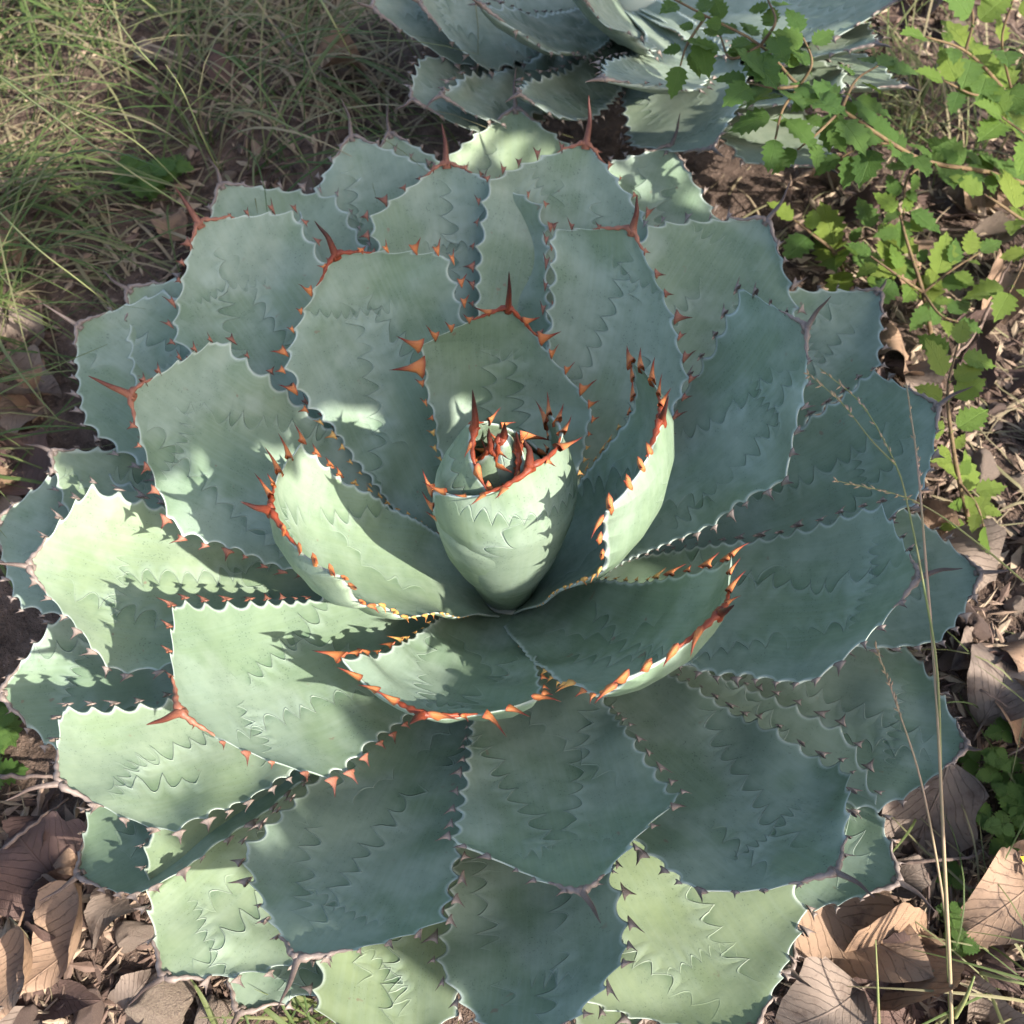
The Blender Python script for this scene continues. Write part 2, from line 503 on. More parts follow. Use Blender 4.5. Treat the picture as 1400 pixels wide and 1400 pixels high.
# name: ring, tip pixel, spine end pixel, tip height, half width, widest at, roll, curl, lateral bend, bend, tip shape, side shape, asymmetry, horn style, tone
LEAVES = [
    ('A1', (695, 418), (696, 371), 0.2345, 0.0740, 0.7469, -0.0447, 0.7624, -0.0008, -0.1136, 0.9375, 1.1990, -0.1194, 0, 0.10),
    ('A2', (368, 695), (329, 686), 0.2563, 0.0816, 0.8683, -0.3095, 0.8636, 0.0073, -0.1130, 0.9800, 1.4020, -0.0617, 0, 0.35),
    ('A3', (904, 571), (914, 541), 0.2910, 0.0848, 0.8985, 0.4961, 0.7376, 0.0302, -0.1099, 1.1677, 1.1654, 0.0315, 0, 0.20),
    ('A4', (575, 977), (560, 990), 0.2150, 0.0690, 0.8150, -0.0800, 0.6600, -0.0200, -0.0750, 0.8400, 1.0000, 0.0600, 0, 0.08),
    ('A5', (986, 836), (1004, 827), 0.2724, 0.0670, 0.8600, 0.1000, 0.6200, 0.0500, -0.1120, 0.9000, 1.3000, 0.0300, 0, 0.08),
    ('C1', (457, 345), (430, 302), 0.2367, 0.0796, 0.8254, 0.0717, 0.5416, 0.0143, -0.0849, 1.0568, 1.1456, 0.0451, 0, 0.08),
    ('C2', (864, 311), (871, 266), 0.2454, 0.0664, 0.8023, 0.1629, 0.4991, 0.0513, -0.0878, 1.0227, 1.3684, -0.1277, 1, 0.08),
    ('C3', (1104, 446), (1136, 405), 0.2568, 0.0761, 0.8300, 0.3603, 0.3134, -0.0009, -0.0967, 1.0011, 1.0000, -0.1000, 2, 0.08),
    ('C4', (175, 537), (121, 514), 0.2285, 0.0765, 0.8173, -0.0166, 0.4764, 0.0166, -0.0881, 1.0548, 1.3326, 0.0630, 1, 0.08),
    ('C5', (243, 973), (200, 991), 0.2372, 0.0811, 0.8022, -0.0279, 0.4196, 0.0183, -0.0863, 1.0216, 1.0451, 0.0344, 1, 0.20),
    ('C6', (796, 1221), (821, 1262), 0.2224, 0.0740, 0.7797, 0.0280, 0.4132, -0.0169, -0.0708, 0.8000, 1.0003, 0.0102, 2, 0.08),
    ('C7', (1259, 788), (1316, 777), 0.2390, 0.0741, 0.8299, 0.2196, 0.3335, -0.0161, -0.0947, 1.0221, 1.3005, -0.0420, 2, 0.08),
    ('D1', (609, 220), (604, 168), 0.1834, 0.0774, 0.8623, 0.0432, 0.4710, 0.0176, -0.0681, 1.1462, 1.4101, -0.0084, 1, 0.08),
    ('D2', (270, 302), (239, 255), 0.1911, 0.0750, 0.8539, -0.0535, 0.4603, -0.0088, -0.0697, 1.1515, 1.5010, 0.0483, 1, 0.08),
    ('D3', (802, 193), (805, 130), 0.1983, 0.0798, 0.8248, -0.0831, 0.4586, -0.0041, -0.0682, 1.2038, 1.5000, -0.0349, 1, 0.08),
    ('D4', (1050, 298), (1082, 246), 0.1905, 0.0836, 0.8112, -0.1006, 0.4529, -0.0018, -0.0688, 1.1491, 1.5000, -0.0265, 2, 0.08),
    ('D5', (1284, 553), (1330, 528), 0.1851, 0.0674, 0.8815, 0.3304, 0.3601, 0.0220, -0.0762, 1.1383, 1.5514, -0.0332, 2, 0.08),
    ('D6', (1145, 1193), (1196, 1227), 0.1966, 0.0734, 0.8348, 0.2315, 0.3927, 0.0010, -0.0744, 1.1347, 1.5865, 0.0046, 2, 0.08),
    ('D7', (718, 1440), (730, 1480), 0.1875, 0.0596, 0.8305, -0.1788, 0.4596, -0.0269, -0.0743, 1.1388, 1.4674, -0.0146, 2, 0.08),
    ('D8', (405, 1312), (379, 1379), 0.2039, 0.0736, 0.8027, -0.2456, 0.3217, 0.0319, -0.0755, 1.0512, 1.0557, -0.0231, 2, 0.08),
    ('D9', (36, 773), (-8, 770), 0.1831, 0.0742, 0.8492, -0.1319, 0.4431, 0.0024, -0.0701, 1.1137, 1.5180, 0.0395, 2, 0.55),
    ('D10', (77, 1071), (7, 1095), 0.1842, 0.0587, 0.8819, -0.2200, 0.3953, -0.0109, -0.0900, 1.0982, 1.0000, 0.0433, 2, 0.40),
    ('E1', (479, 184), (466, 132), 0.1313, 0.0824, 0.8157, 0.0217, 0.3514, 0.0017, -0.0470, 1.1845, 1.5000, 0.0125, 2, 0.08),
    ('E2', (705, 146), (705, 91), 0.1377, 0.0842, 0.8362, -0.0197, 0.3517, 0.0017, -0.0469, 1.1795, 1.5000, 0.0074, 2, 0.60),
    ('E3', (532, 180), (530, 143), 0.1279, 0.0823, 0.7851, 0.0832, 0.3497, 0.0028, -0.0487, 1.1301, 1.5000, 0.0149, 2, 0.40),
    ('E4', (918, 198), (930, 154), 0.1266, 0.0852, 0.8284, -0.0704, 0.3557, -0.0005, -0.0477, 1.1430, 1.5000, -0.0198, 2, 0.08),
    ('E5', (300, 250), (284, 214), 0.1281, 0.0843, 0.8147, 0.1171, 0.3515, 0.0016, -0.0480, 1.1447, 1.5000, 0.0231, 2, 0.30),
    ('E6', (173, 393), (139, 368), 0.1070, 0.0827, 0.7944, 0.1393, 0.3543, 0.0044, -0.0489, 1.1166, 1.5000, 0.0372, 2, 0.30),
    ('E7', (104, 443), (57, 414), 0.1067, 0.0747, 0.8595, -0.0267, 0.3750, 0.0084, -0.0470, 1.1882, 1.4995, 0.0405, 2, 0.08),
    ('E8', (68, 616), (32, 607), 0.0875, 0.0727, 0.7389, -0.1560, 0.3069, -0.0097, -0.0485, 1.1613, 1.5000, -0.0642, 2, 0.60),
    ('E9', (-8, 712), (-40, 712), 0.0907, 0.0716, 0.8890, -0.2015, 0.3309, -0.0131, -0.0514, 1.1452, 1.5073, 0.0198, 2, 0.08),
    ('E10', (-3, 948), (-40, 960), 0.0960, 0.0824, 0.7998, 0.0094, 0.3588, 0.0012, -0.0492, 1.1629, 1.5000, -0.0020, 2, 0.08),
    ('E11', (104, 1198), (54, 1232), 0.0886, 0.0675, 0.8935, -0.5342, 0.4366, 0.0391, -0.0366, 1.1577, 1.4719, -0.0190, 2, 0.08),
    ('E12', (221, 1339), (175, 1375), 0.1240, 0.0800, 0.7776, -0.0846, 0.3757, 0.0094, -0.0501, 1.1710, 1.5000, 0.0369, 2, 0.55),
    ('E13', (325, 1387), (300, 1420), 0.0700, 0.0720, 0.7663, -0.0835, 0.3655, 0.0087, -0.0499, 1.1227, 1.5000, 0.0400, 2, 0.15),
    ('E14', (525, 1450), (520, 1490), 0.1014, 0.0482, 0.9000, -0.0259, 0.3382, 0.0645, -0.0538, 1.1705, 1.3757, 0.0300, 2, 0.85),
    ('E15', (1030, 1412), (1060, 1450), 0.1300, 0.0840, 0.8200, 0.1600, 0.2600, 0.0100, -0.0500, 1.1500, 1.5000, 0.0000, 2, 0.90),
    ('E16', (1084, 1330), (1110, 1350), 0.0700, 0.0620, 0.8000, 0.1000, 0.3500, 0.0000, -0.0500, 1.1000, 1.5000, 0.0000, 2, 0.50),
    ('E17', (1232, 1207), (1279, 1246), 0.1102, 0.0743, 0.7600, -0.0708, 0.3613, 0.0068, -0.0507, 1.1895, 1.5000, 0.0353, 2, 0.20),
    ('E18', (1325, 1021), (1343, 1025), 0.0931, 0.0744, 0.8337, 0.1973, 0.3485, 0.0078, -0.0515, 1.1545, 1.4912, -0.0028, 2, 0.08),
    ('E19', (1343, 782), (1393, 777), 0.0838, 0.0727, 0.8559, 0.2844, 0.4127, -0.0186, -0.0440, 1.1858, 1.5001, -0.0095, 2, 0.08),
    ('E20', (1205, 396), (1213, 380), 0.0980, 0.0668, 0.8274, 0.0930, 0.4026, -0.0427, -0.0432, 1.1467, 1.4777, 0.0010, 2, 0.08),
    ('E22', (860, 1440), (870, 1470), 0.0850, 0.0687, 0.7031, -0.0300, 0.3634, 0.0099, -0.0493, 1.0753, 1.5000, 0.0262, 2, 1.00),
    ('F1', (507, 10), (470, -5), 0.1725, 0.0765, 0.7790, 0.2550, 0.2203, -0.0027, -0.0337, 1.1207, 1.5000, -0.0190, 2, 0.30),
    ('F2', (571, 2), (540, -10), 0.1882, 0.0738, 0.8065, 0.5051, 0.2069, 0.0037, -0.0339, 1.1240, 1.4902, -0.0465, 2, 0.30),
    ('F3', (655, 4), (640, -5), 0.2347, 0.0399, 0.7820, 0.2023, 0.1274, -0.0652, -0.0582, 1.0997, 1.3661, 0.0126, 2, 0.30),
    ('F4', (790, -10), (770, -30), 0.2456, 0.0698, 0.7561, 0.6481, 0.4834, -0.0263, -0.0188, 1.0993, 1.5235, 0.0063, 2, 0.30),
    ('F5', (561, 135), (540, 150), 0.1631, 0.0572, 0.8254, 0.3022, 0.1807, -0.0620, -0.0498, 1.1331, 1.4072, -0.0164, 2, 0.30),
    ('F6', (600, 129), (580, 150), 0.1776, 0.0318, 0.8574, 0.3365, 0.1407, -0.0812, -0.0489, 1.1097, 1.4221, -0.0661, 2, 0.30),
    ('F7', (707, 128), (690, 140), 0.1984, 0.0300, 0.8244, 0.3881, 0.1777, -0.0968, -0.0496, 1.1073, 1.3610, -0.0224, 2, 0.30),
    ('F8', (823, 108), (800, 112), 0.2347, 0.0417, 0.7864, 0.1771, 0.2787, -0.1549, -0.0177, 1.1032, 1.3192, 0.0114, 2, 0.30),
    ('F9', (975, 203), (990, 215), 0.1574, 0.0652, 0.7483, -0.4275, 0.2235, 0.0029, -0.0280, 1.0813, 1.4692, 0.0507, 2, 0.30),
    ('F10', (1132, 228), (1150, 240), 0.1375, 0.0581, 0.8288, 0.1201, 0.1284, 0.0048, -0.0442, 1.1108, 1.4064, 0.0395, 2, 0.30),
    ('F11', (1150, 130), (1170, 140), 0.1746, 0.0647, 0.8023, -0.0082, 0.1273, 0.0241, -0.0455, 1.1102, 1.4666, 0.0245, 2, 0.30),
    ('F12', (1230, 0), (1255, -10), 0.1877, 0.0689, 0.7993, -0.0267, 0.1560, 0.0115, -0.0407, 1.1136, 1.4819, 0.0286, 2, 0.30),
    ('F13', (1200, 60), (1220, 65), 0.1898, 0.0706, 0.7706, 0.1166, 0.1527, 0.0109, -0.0423, 1.1045, 1.4894, 0.0024, 2, 0.30),
    ('F14', (1240, 118), (1260, 125), 0.1632, 0.0703, 0.7660, 0.2687, 0.1850, 0.0068, -0.0420, 1.1063, 1.4941, 0.0000, 2, 0.30),
]
FC = np.array([.1525, .8010, 0.0])

agave = empty('agave_plant', (0, 0, 0))
tag(agave, 'large blue green agave rosette with toothed leaves and an upright pale central bud', 'agave')
agave2 = empty('agave_plant', tuple(FC))
tag(agave2, 'smaller grey green agave partly hidden under the sprig of serrated leaves', 'agave')

leaves = []
for i, (name, tip, spx, z, W, tw, roll, curl, lat, bend, pe, le, ta, style, tone) in enumerate(LEAVES):
    ring = name[0]
    bz, r0 = RING[ring]
    T = unz(tip, z)
    c = FC if ring == 'F' else np.zeros(3)
    a = T[:2] - c[:2]; a = a / np.linalg.norm(a)
    B = c + np.array([a[0] * r0, a[1] * r0, bz])
    lf = Leaf(B, T, W, tw, roll, curl, lat, bend, pe, le, ta, 11 + i * 7)
    lf.ring, lf.name, lf.style, lf.tone, lf.spx = ring, name, style, tone, spx
    leaves.append(lf)

class BudLeaf(Leaf):
    """a leaf still wrapped round the growing cone of the bud"""
    def __init__(self, az, half, tip, z, r_tip, r_max, z0, tw, pe, seed, swell=.52, close=2.0):
        self.close = close
        self.az, self.half, self.z0, self.H = R(az), R(half), z0, z - z0
        self.r_tip, self.r_max, self.swell = r_tip, r_max, swell
        T = unz(tip, z)
        Leaf.__init__(self, (.001, .001, z0), T, r_max * self.half, tw, 0, 0, 0, 0, pe, 2.0, 0.0, seed)
        # the cone leans so that the tip meets its place
        self.lean = T[:2] - np.array([math.cos(self.az), math.sin(self.az)]) * r_tip
        self.N = -np.array([math.cos(self.az), math.sin(self.az), 0.0])
        self.S = np.array([-math.sin(self.az), math.cos(self.az), 0.0])
        self.D = np.array([0, 0, 1.0]); self.L = self.H
    def rad(self, t):
        t = np.asarray(t, float)
        u = np.clip(t / self.swell, 0, 1)
        lo = .012 + (self.r_max - .012) * (1 - (1 - u) ** 1.35)
        x = np.clip((t - self.swell) / (1 - self.swell), 0, 1)
        hi = self.r_max + (self.r_tip - self.r_max) * x ** self.close
        return np.where(t < self.swell, lo, hi)
    def ha(self, t): return self.half * prof(t, self.tw, self.pe, 2.0, .75)
    def pf(self, t, s=0.0): return prof(t, self.tw, self.pe, self.le)
    def w(self, t, s=0.0): return self.rad(t) * self.ha(t)
    def surf(self, t, s, drop=0.0, wavy=True):
        t = np.asarray(t, float); s = np.asarray(s, float)
        a = self.az + s * self.ha(t)
        # margins tuck in under or lie over their neighbour
        r = self.rad(t) * (1 + .10 * np.abs(s) ** 5 * np.clip(t * 2, 0, 1)) + np.asarray(drop)
        for q, b, p0, am in self.wave[:3]:
            r = r + am * .5 * np.sin(q * 1.2 * t + b * .4 * s + p0)
        return np.stack([self.lean[0] * t ** 2 + r * np.cos(a), self.lean[1] * t ** 2 + r * np.sin(a), self.z0 + self.H * t], -1)

def bud(name, spx, style, *args, **kw):
    lf = BudLeaf(*args, **kw)
    lf.ring, lf.name, lf.style, lf.tone, lf.spx = 'B', name, style, .30, spx  # the fixed bud tone paints it paler, as if sunlit
    leaves.append(lf)
bud('B1', (716, 600), 0, -52, 97, (722, 632), .288, .036, .0455, .074, .84, 1.6, 301, swell=.74, close=1.6)
bud('B2', (646, 533), 0, 176, 140, (650, 580), .302, .010, .0385, .074, .74, 1.2, 302, swell=.62, close=1.3)
bud('B3', (690, 578), 0, 50, 179, (688, 594), .298, .001, .0260, .074, .97, 2.0, 303, swell=.40, close=1.0)
bud('B4', (706, 590), 0, 0, 118, (706, 612), .290, .012, .0330, .074, .78, 1.3, 304, swell=.62, close=1.2)
bud('B5', (668, 585), 0, -100, 100, (672, 608), .288, .008, .0290, .074, .78, 1.3, 305, swell=.60, close=1.1)

from mathutils.bvhtree import BVHTree
TREES = []
small = {id(agave): Geo(), id(agave2): Geo()}
cands = []
for lf in leaves:
    par = agave2 if lf.ring == 'F' else agave
    off = np.array(par.location)
    big = lf.ring in 'AB'
    lf.layout_teeth(.0048, .0150 if lf.ring == 'B' else (.0170 if big else .0185), .16 if lf.ring == 'B' else (.24 if big else .40))
    ob = lf.build(par, M_AGAVE2 if lf.ring == 'F' else M_AGAVE, lf.tone, 110 if lf.ring == 'F' else 200, {'F': 25, 'B': 81}.get(lf.ring, 33))
    me = ob.data
    lf.off = off
    TREES.append((lf, BVHTree.FromPolygons([tuple(np.array(v.co) + off) for v in me.vertices], [tuple(q.vertices) for q in me.polygons])))
    lf.ob, lf.par = ob, par
for lf in leaves:
    ob, par, off, big = lf.ob, lf.par, lf.off, lf.ring in 'AB'
    sty = lf.style
    add_spine(lf, ob, off, lf.spx, {0: 3, 1: 1, 2: 2}[sty], (.036 if big else .028) if sty < 2 else .030, .0042 if sty < 2 else .0030)
    for side, t, sp, rest in lf.teeth:
        P, Q, O, n = lf.frame_at(t, side)
        if t < .22: continue
        # a tooth pressed against another leaf is worn away
        if any(l2 is not lf and not (lf.ring == l2.ring == 'B') and tr.find_nearest(Vector(P), .0045)[0] is not None for l2, tr in TREES): continue
        size = sp * (.64 if big else .44) * lf.rng.uniform(.65, 1.25)
        hgt = size * (1.2 if big else (.85 if lf.ring == 'C' else .72)) * lf.rng.uniform(.65, 1.3)
        grow = np.clip((t - .12) / .40, .30, 1.0); size *= .45 + .55 * grow; hgt *= grow
        if big and rest > .10: size *= .72; hgt *= .62
        up = .35 if big else .2
        if lf.ring == 'B': up = -.35
        O2 = O * math.cos(up) + n * math.sin(up); n2 = n * math.cos(up) - O * math.sin(up)
        Mx = np.eye(4); Mx[:3, 0] = Q * size; Mx[:3, 1] = O2 * hgt; Mx[:3, 2] = n2 * size * .8; Mx[:3, 3] = P - off
        st = sty
        if sty == 0 and rest > .14: st = 4
        dep = (P - CAM) @ fwd
        cands.append((size / dep * (.5 if lf.ring == 'F' else 1.0), len(cands), ob, par, Mx, int(lf.rng.integers(0, 4)), st))
cands.sort(key=lambda c: -c[0])
for k, (sz, _, ob, par, Mx, shape, st) in enumerate(cands):
    if k < 300 and par is agave:
        o = add_obj('tooth', tooth_mesh(shape, st), ob)
        o.matrix_local = Matrix(Mx.tolist())
    else:
        v, f, a = TOOTH[shape]
        vv = np.array(v) @ Mx[:3, :3].T + Mx[:3, 3]
        small[id(par)].add(vv, f, a, st)
for par in (agave, agave2):
    o = small[id(par)].build('small_teeth', M_HORN, par, 'horn')
    o['kind'] = 'stuff'
# short stems that carry the rosettes
for par in (agave, agave2):
    g = Geo()
    g.tube([(0, 0, -.05), (0, 0, .0), (0, 0, .05), (0, 0, .068)], [.05, .052, .035, .006], 14)
    me = mesh_data('stem', g.v, g.f, M_AGAVE)
    add_obj('stem', me, par)

# ------------------------------------------------------------------ materials of the surroundings
def make_soil():
    k = NT('soil')
    p = k.pos
    a = k.noise(p, 7.0, 5.0, .65); b = k.noise(p, 60.0, 5.0, .7); c = k.noise(p, 320.0, 3.0, .7)
    col = k.mix(k.ramp(b, .3, .7), (.040, .026, .018), (.150, .103, .078))
    col = k.mix(k.ramp(a, .45, .7, 0, .6), col, (.215, .150, .118))
    col = k.mix(k.ramp(c, .60, .72, 0, .6), col, (.30, .235, .19))
    h = k.math('ADD', k.math('MULTIPLY', b, .012), k.math('MULTIPLY', c, .004))
    return k.out(col, .92, k.bump(h, 1.0, 1.0), .2)
M_SOIL = make_soil()

def make_dead(name, c1, c2, c3):
    k = NT(name)
    m = k.attr('metric', 'Vector')
    sp = k.n('ShaderNodeSeparateXYZ'); k.put(sp.inputs[0], m)
    x, y, sd = sp.outputs
    ax = k.math('ABSOLUTE', x)
    rnd = k.rnd
    n1 = k.noise(k.obj, 28.0, 4.0, .6); n2 = k.noise(k.obj, 190.0, 4.0, .7)
    ph = k.math('FRACT', k.math('MULTIPLY', k.math('ADD', k.math('ADD', y, k.math('MULTIPLY', n1, .30)), k.math('MULTIPLY', ax, -.75)), 6.5))
    vein = k.ramp(k.math('ABSOLUTE', k.math('SUBTRACT', ph, .5)), .0, .07, 1.0, 0.0)
    ph2 = k.math('FRACT', k.math('MULTIPLY', k.math('ADD', k.math('MULTIPLY', y, .6), ax), 34.0))
    vein2 = k.math('MULTIPLY', k.ramp(k.math('ABSOLUTE', k.math('SUBTRACT', ph2, .5)), .0, .12, 1.0, 0.0), .35)
    mid = k.ramp(ax, .008, .03, 1.0, 0.0)
    v = k.math('MAXIMUM', k.math('MAXIMUM', vein, mid), vein2)
    col = k.mix(k.ramp(n1, .3, .72), c1, c2)
    col = k.mix(k.math('MULTIPLY', rnd, .6), col, c3)
    col = k.mix(k.ramp(n2, .58, .72, 0, .55), col, (.045, .026, .018))
    col = k.mix(k.ramp(k.noise(k.obj, 55.0, 5.0, .7), .52, .72, 0, .7), col, (.085, .055, .042))
    col = k.mix(k.math('MULTIPLY', k.math('MULTIPLY', v, k.ramp(n1, .3, .6)), .20), col, (.10, .062, .045))
    h = k.math('ADD', k.math('MULTIPLY', v, .0011), k.math('MULTIPLY', n2, .0012))
    return k.out(col, .72, k.bump(h, 1.0, .9), .3)
M_DEAD = [make_dead('dry_leaf_tan', (.32, .200, .120), (.20, .125, .080), (.27, .185, .13)),
          make_dead('dry_leaf_grey', (.21, .160, .125), (.13, .098, .08), (.23, .175, .135)),
          make_dead('dry_leaf_dark', (.115, .070, .058), (.062, .038, .032), (.16, .10, .08))]

def make_stone(name, a, b, c):
    k = NT(name)
    n1 = k.noise(k.obj, 22.0, 5.0, .65); n2 = k.noise(k.obj, 130.0, 5.0, .75)
    col = k.mix(k.ramp(n1, .35, .68), a, b)
    col = k.mix(k.math('MULTIPLY', k.rnd, .5), col, c)
    col = k.mix(k.ramp(n2, .56, .66, 0, .6), col, (.07, .05, .04))
    return k.out(col, .85, k.bump(k.math('ADD', k.math('MULTIPLY', n1, .006), k.math('MULTIPLY', n2, .003)), 1.0, 1.0), .25)
M_STONE = [make_stone('stone_pale', (.42, .33, .24), (.27, .20, .155), (.36, .27, .23)),
           make_stone('stone_brown', (.21, .145, .115), (.135, .09, .072), (.26, .19, .16))]

def make_green(name, a, b, c, trans=.35, seedattr=False):
    k = NT(name)
    m = k.attr('metric', 'Vector')
    sp = k.n('ShaderNodeSeparateXYZ'); k.put(sp.inputs[0], m)
    x, y, sd = sp.outputs
    ax = k.math('ABSOLUTE', x)
    n1 = k.noise(k.obj, 60.0, 3.0, .6); 
    ph = k.math('FRACT', k.math('MULTIPLY', k.math('ADD', y, k.math('MULTIPLY', ax, -.8)), 7.0))
    vein = k.ramp(k.math('ABSOLUTE', k.math('SUBTRACT', ph, .5)), .0, .16, 1.0, 0.0)
    mid = k.ramp(ax, .01, .05, 1.0, 0.0)
    v = k.math('MAXIMUM', vein, mid)
    col = k.mix(k.ramp(n1, .3, .7), a, b)
    col = k.mix(k.math('MULTIPLY', k.rnd, .7), col, c)
    col = k.mix(k.math('MULTIPLY', v, .22), col, (.20, .30, .09))
    h = k.math('ADD', k.math('MULTIPLY', v, -.0011), k.math('MULTIPLY', n1, .0014))
    nrm = k.bump(h, 1.0, .8)
    mat = k.out(col, .52, nrm, .35)
    tr = k.n('ShaderNodeBsdfTranslucent'); k.put(tr.inputs['Color'], k.mix(.5, col, (.30, .42, .05))); k.put(tr.inputs['Normal'], nrm)
    mx = k.n('ShaderNodeMixShader'); mx.inputs[0].default_value = trans
    k.t.links.new(k.b.outputs[0], mx.inputs[1]); k.t.links.new(tr.outputs[0], mx.inputs[2])
    k.t.links.new(mx.outputs[0], k.t.nodes['Material Output'].inputs['Surface'])
    return mat
M_SHRUB = make_green('shrub_leaf', (.040, .098, .018), (.072, .150, .026), (.120, .205, .038))
M_SHRUB_Y = make_green('shrub_leaf_yellow', (.095, .180, .024), (.140, .230, .034), (.235, .285, .045))
M_TREE = make_green('tree_leaf', (.05, .10, .025), (.06, .12, .03), (.09, .14, .03), .15)

def make_grass():
    k = NT('grass_blade')
    d = k.attr('dry')
    col = k.mix(k.ramp(d, .0, .5, 0, 1, False), (.050, .092, .022), (.115, .140, .045))
    col = k.mix(k.ramp(d, .5, 1.0, 0, 1, False), col, (.34, .26, .17))
    mat = k.out(col, .6, None, .3)
    tr = k.n('ShaderNodeBsdfTranslucent'); k.put(tr.inputs['Color'], col)
    mx = k.n('ShaderNodeMixShader'); mx.inputs[0].default_value = .3
    k.t.links.new(k.b.outputs[0], mx.inputs[1]); k.t.links.new(tr.outputs[0], mx.inputs[2])
    k.t.links.new(mx.outputs[0], k.t.nodes['Material Output'].inputs['Surface'])
    return mat
M_GRASS = make_grass()

def make_plain(name, a, b, rough=.8, sc=80.0):
    k = NT(name)
    n = k.noise(k.obj, sc, 4.0, .65)
    return k.out(k.mix(k.ramp(n, .3, .7), a, b), rough, k.bump(n, .002, .8), .25)
M_TWIG = make_plain('twig_bark', (.20, .145, .115), (.10, .068, .055))
M_STEM = make_plain('shrub_stem', (.16, .11, .055), (.10, .062, .035))
M_BARK = make_plain('bark', (.13, .09, .065), (.07, .05, .04), .9, 20)
M_STALK = make_plain('stalk_straw', (.36, .24, .17), (.27, .215, .12), .6, 30)
M_STALK_G = make_plain('stalk_green', (.15, .19, .065), (.22, .20, .09), .6, 30)
M_YELLOW = make_plain('yellow_petal', (.75, .52, .02), (.65, .40, .02), .6)

# ------------------------------------------------------------------ ground
rng = np.random.default_rng(4)
_gw = [(rng.uniform(2, 30), rng.uniform(0, 6.28), rng.uniform(0, 6.28)) for _ in range(26)]
def gz(x, y):
    h = 0.0
    for f, a, p in _gw:
        h = h + math.sqrt(1 / f) * .010 * np.sin(f * (x * math.cos(a) + y * math.sin(a)) + p)
    r = np.hypot(x, y)
    return h * np.clip(4 - r * .5, .3, 1) * .8
u = np.linspace(-1, 1, 241)
gx = np.sinh(u * 5.2) / np.sinh(5.2) * 60.0
X, Y = np.meshgrid(gx, gx + .2, indexing='ij')
Z = gz(X, Y)
nn = len(u)
fc = [(i * nn + j, (i + 1) * nn + j, (i + 1) * nn + j + 1, i * nn + j + 1) for i in range(nn - 1) for j in range(nn - 1)]
ground = add_obj('ground', mesh_data('ground', np.stack([X, Y, Z], -1).reshape(-1, 3), fc, M_SOIL))
tag(ground, kind='structure')

def on_ground(px, lift=0.0):
    p = unz(px, 0.0)
    for _ in range(4):
        p = unz(px, float(gz(p[0], p[1])) + lift)
    return p

# ------------------------------------------------------------------ dead leaves
def dead_leaf_mesh(L, W, cup, twist, wav, seed, mat, tipy=1.0):
    r = np.random.default_rng(seed)
    nt, ns = 19, 9
    t = np.linspace(0, 1, nt); s = np.linspace(-1, 1, ns)
    Tg, Sg = np.meshgrid(t, s, indexing='ij')
    pr = np.sin(np.pi * np.clip(Tg, 0, 1) ** .85) ** .8 * (1 - .28 * Tg) * 1.12
    pr = np.maximum(pr, .02)
    jg = np.convolve(r.normal(size=nt + 4), np.ones(3) / 3, 'same')[2:-2][:, None]; jag = 1 + .15 * jg * np.abs(Sg) ** 3
    x = Sg * pr * W * jag
    y = Tg * L
    z = cup * (x ** 2) / W + .012 * np.sin(Tg * 5 + r.uniform(0, 6)) * wav
    for _ in range(5):
        a = r.uniform(0, 6.28); f = r.uniform(30, 95)
        z = z + wav * .0035 * np.sin(f * (x * math.cos(a) + y * math.sin(a)) + r.uniform(0, 6)) * (.3 + np.abs(Sg))
    z = z + twist * x * (Tg - .4)
    v = np.stack([x, y - L / 2, z], -1).reshape(-1, 3)
    f = [(i * ns + j, i * ns + j + 1, (i + 1) * ns + j + 1, (i + 1) * ns + j) for i in range(nt - 1) for j in range(ns - 1)]
    # petiole
    n0 = len(v); pts = [np.array([0, -L / 2 - q * L * .16, z[0, 4] - .002 * q]) for q in (0, .5, 1)]
    pv = []
    for q in pts: pv += [q + [-.0012, 0, 0], q + [.0012, 0, 0], q + [0, 0, .0016]]
    for i in range(2):
        for kx in range(3):
            f.append((n0 + i * 3 + kx, n0 + i * 3 + (kx + 1) % 3, n0 + i * 3 + 3 + (kx + 1) % 3, n0 + i * 3 + 3 + kx))
    me = mesh_data('dead_leaf', np.vstack([v, np.array(pv)]), f, mat)
    met = np.concatenate([np.stack([(Sg * pr).ravel(), Tg.ravel() * 1.6, np.full(Tg.size, seed * .37)], -1), np.zeros((9, 3))])
    vattr(me, 'metric', met)
    return me

def place(o, p, az, tilt=0.0, tiltaz=0.0, scale=1.0):
    n = Vector((math.sin(tilt) * math.cos(tiltaz), math.sin(tilt) * math.sin(tiltaz), math.cos(tilt)))
    q = Vector((0, 0, 1)).rotation_difference(n)
    o.matrix_world = Matrix.Translation(Vector(p)) @ q.to_matrix().to_4x4() @ Matrix.Rotation(az, 4, 'Z') @ Matrix.Diagonal((scale, scale, scale, 1))

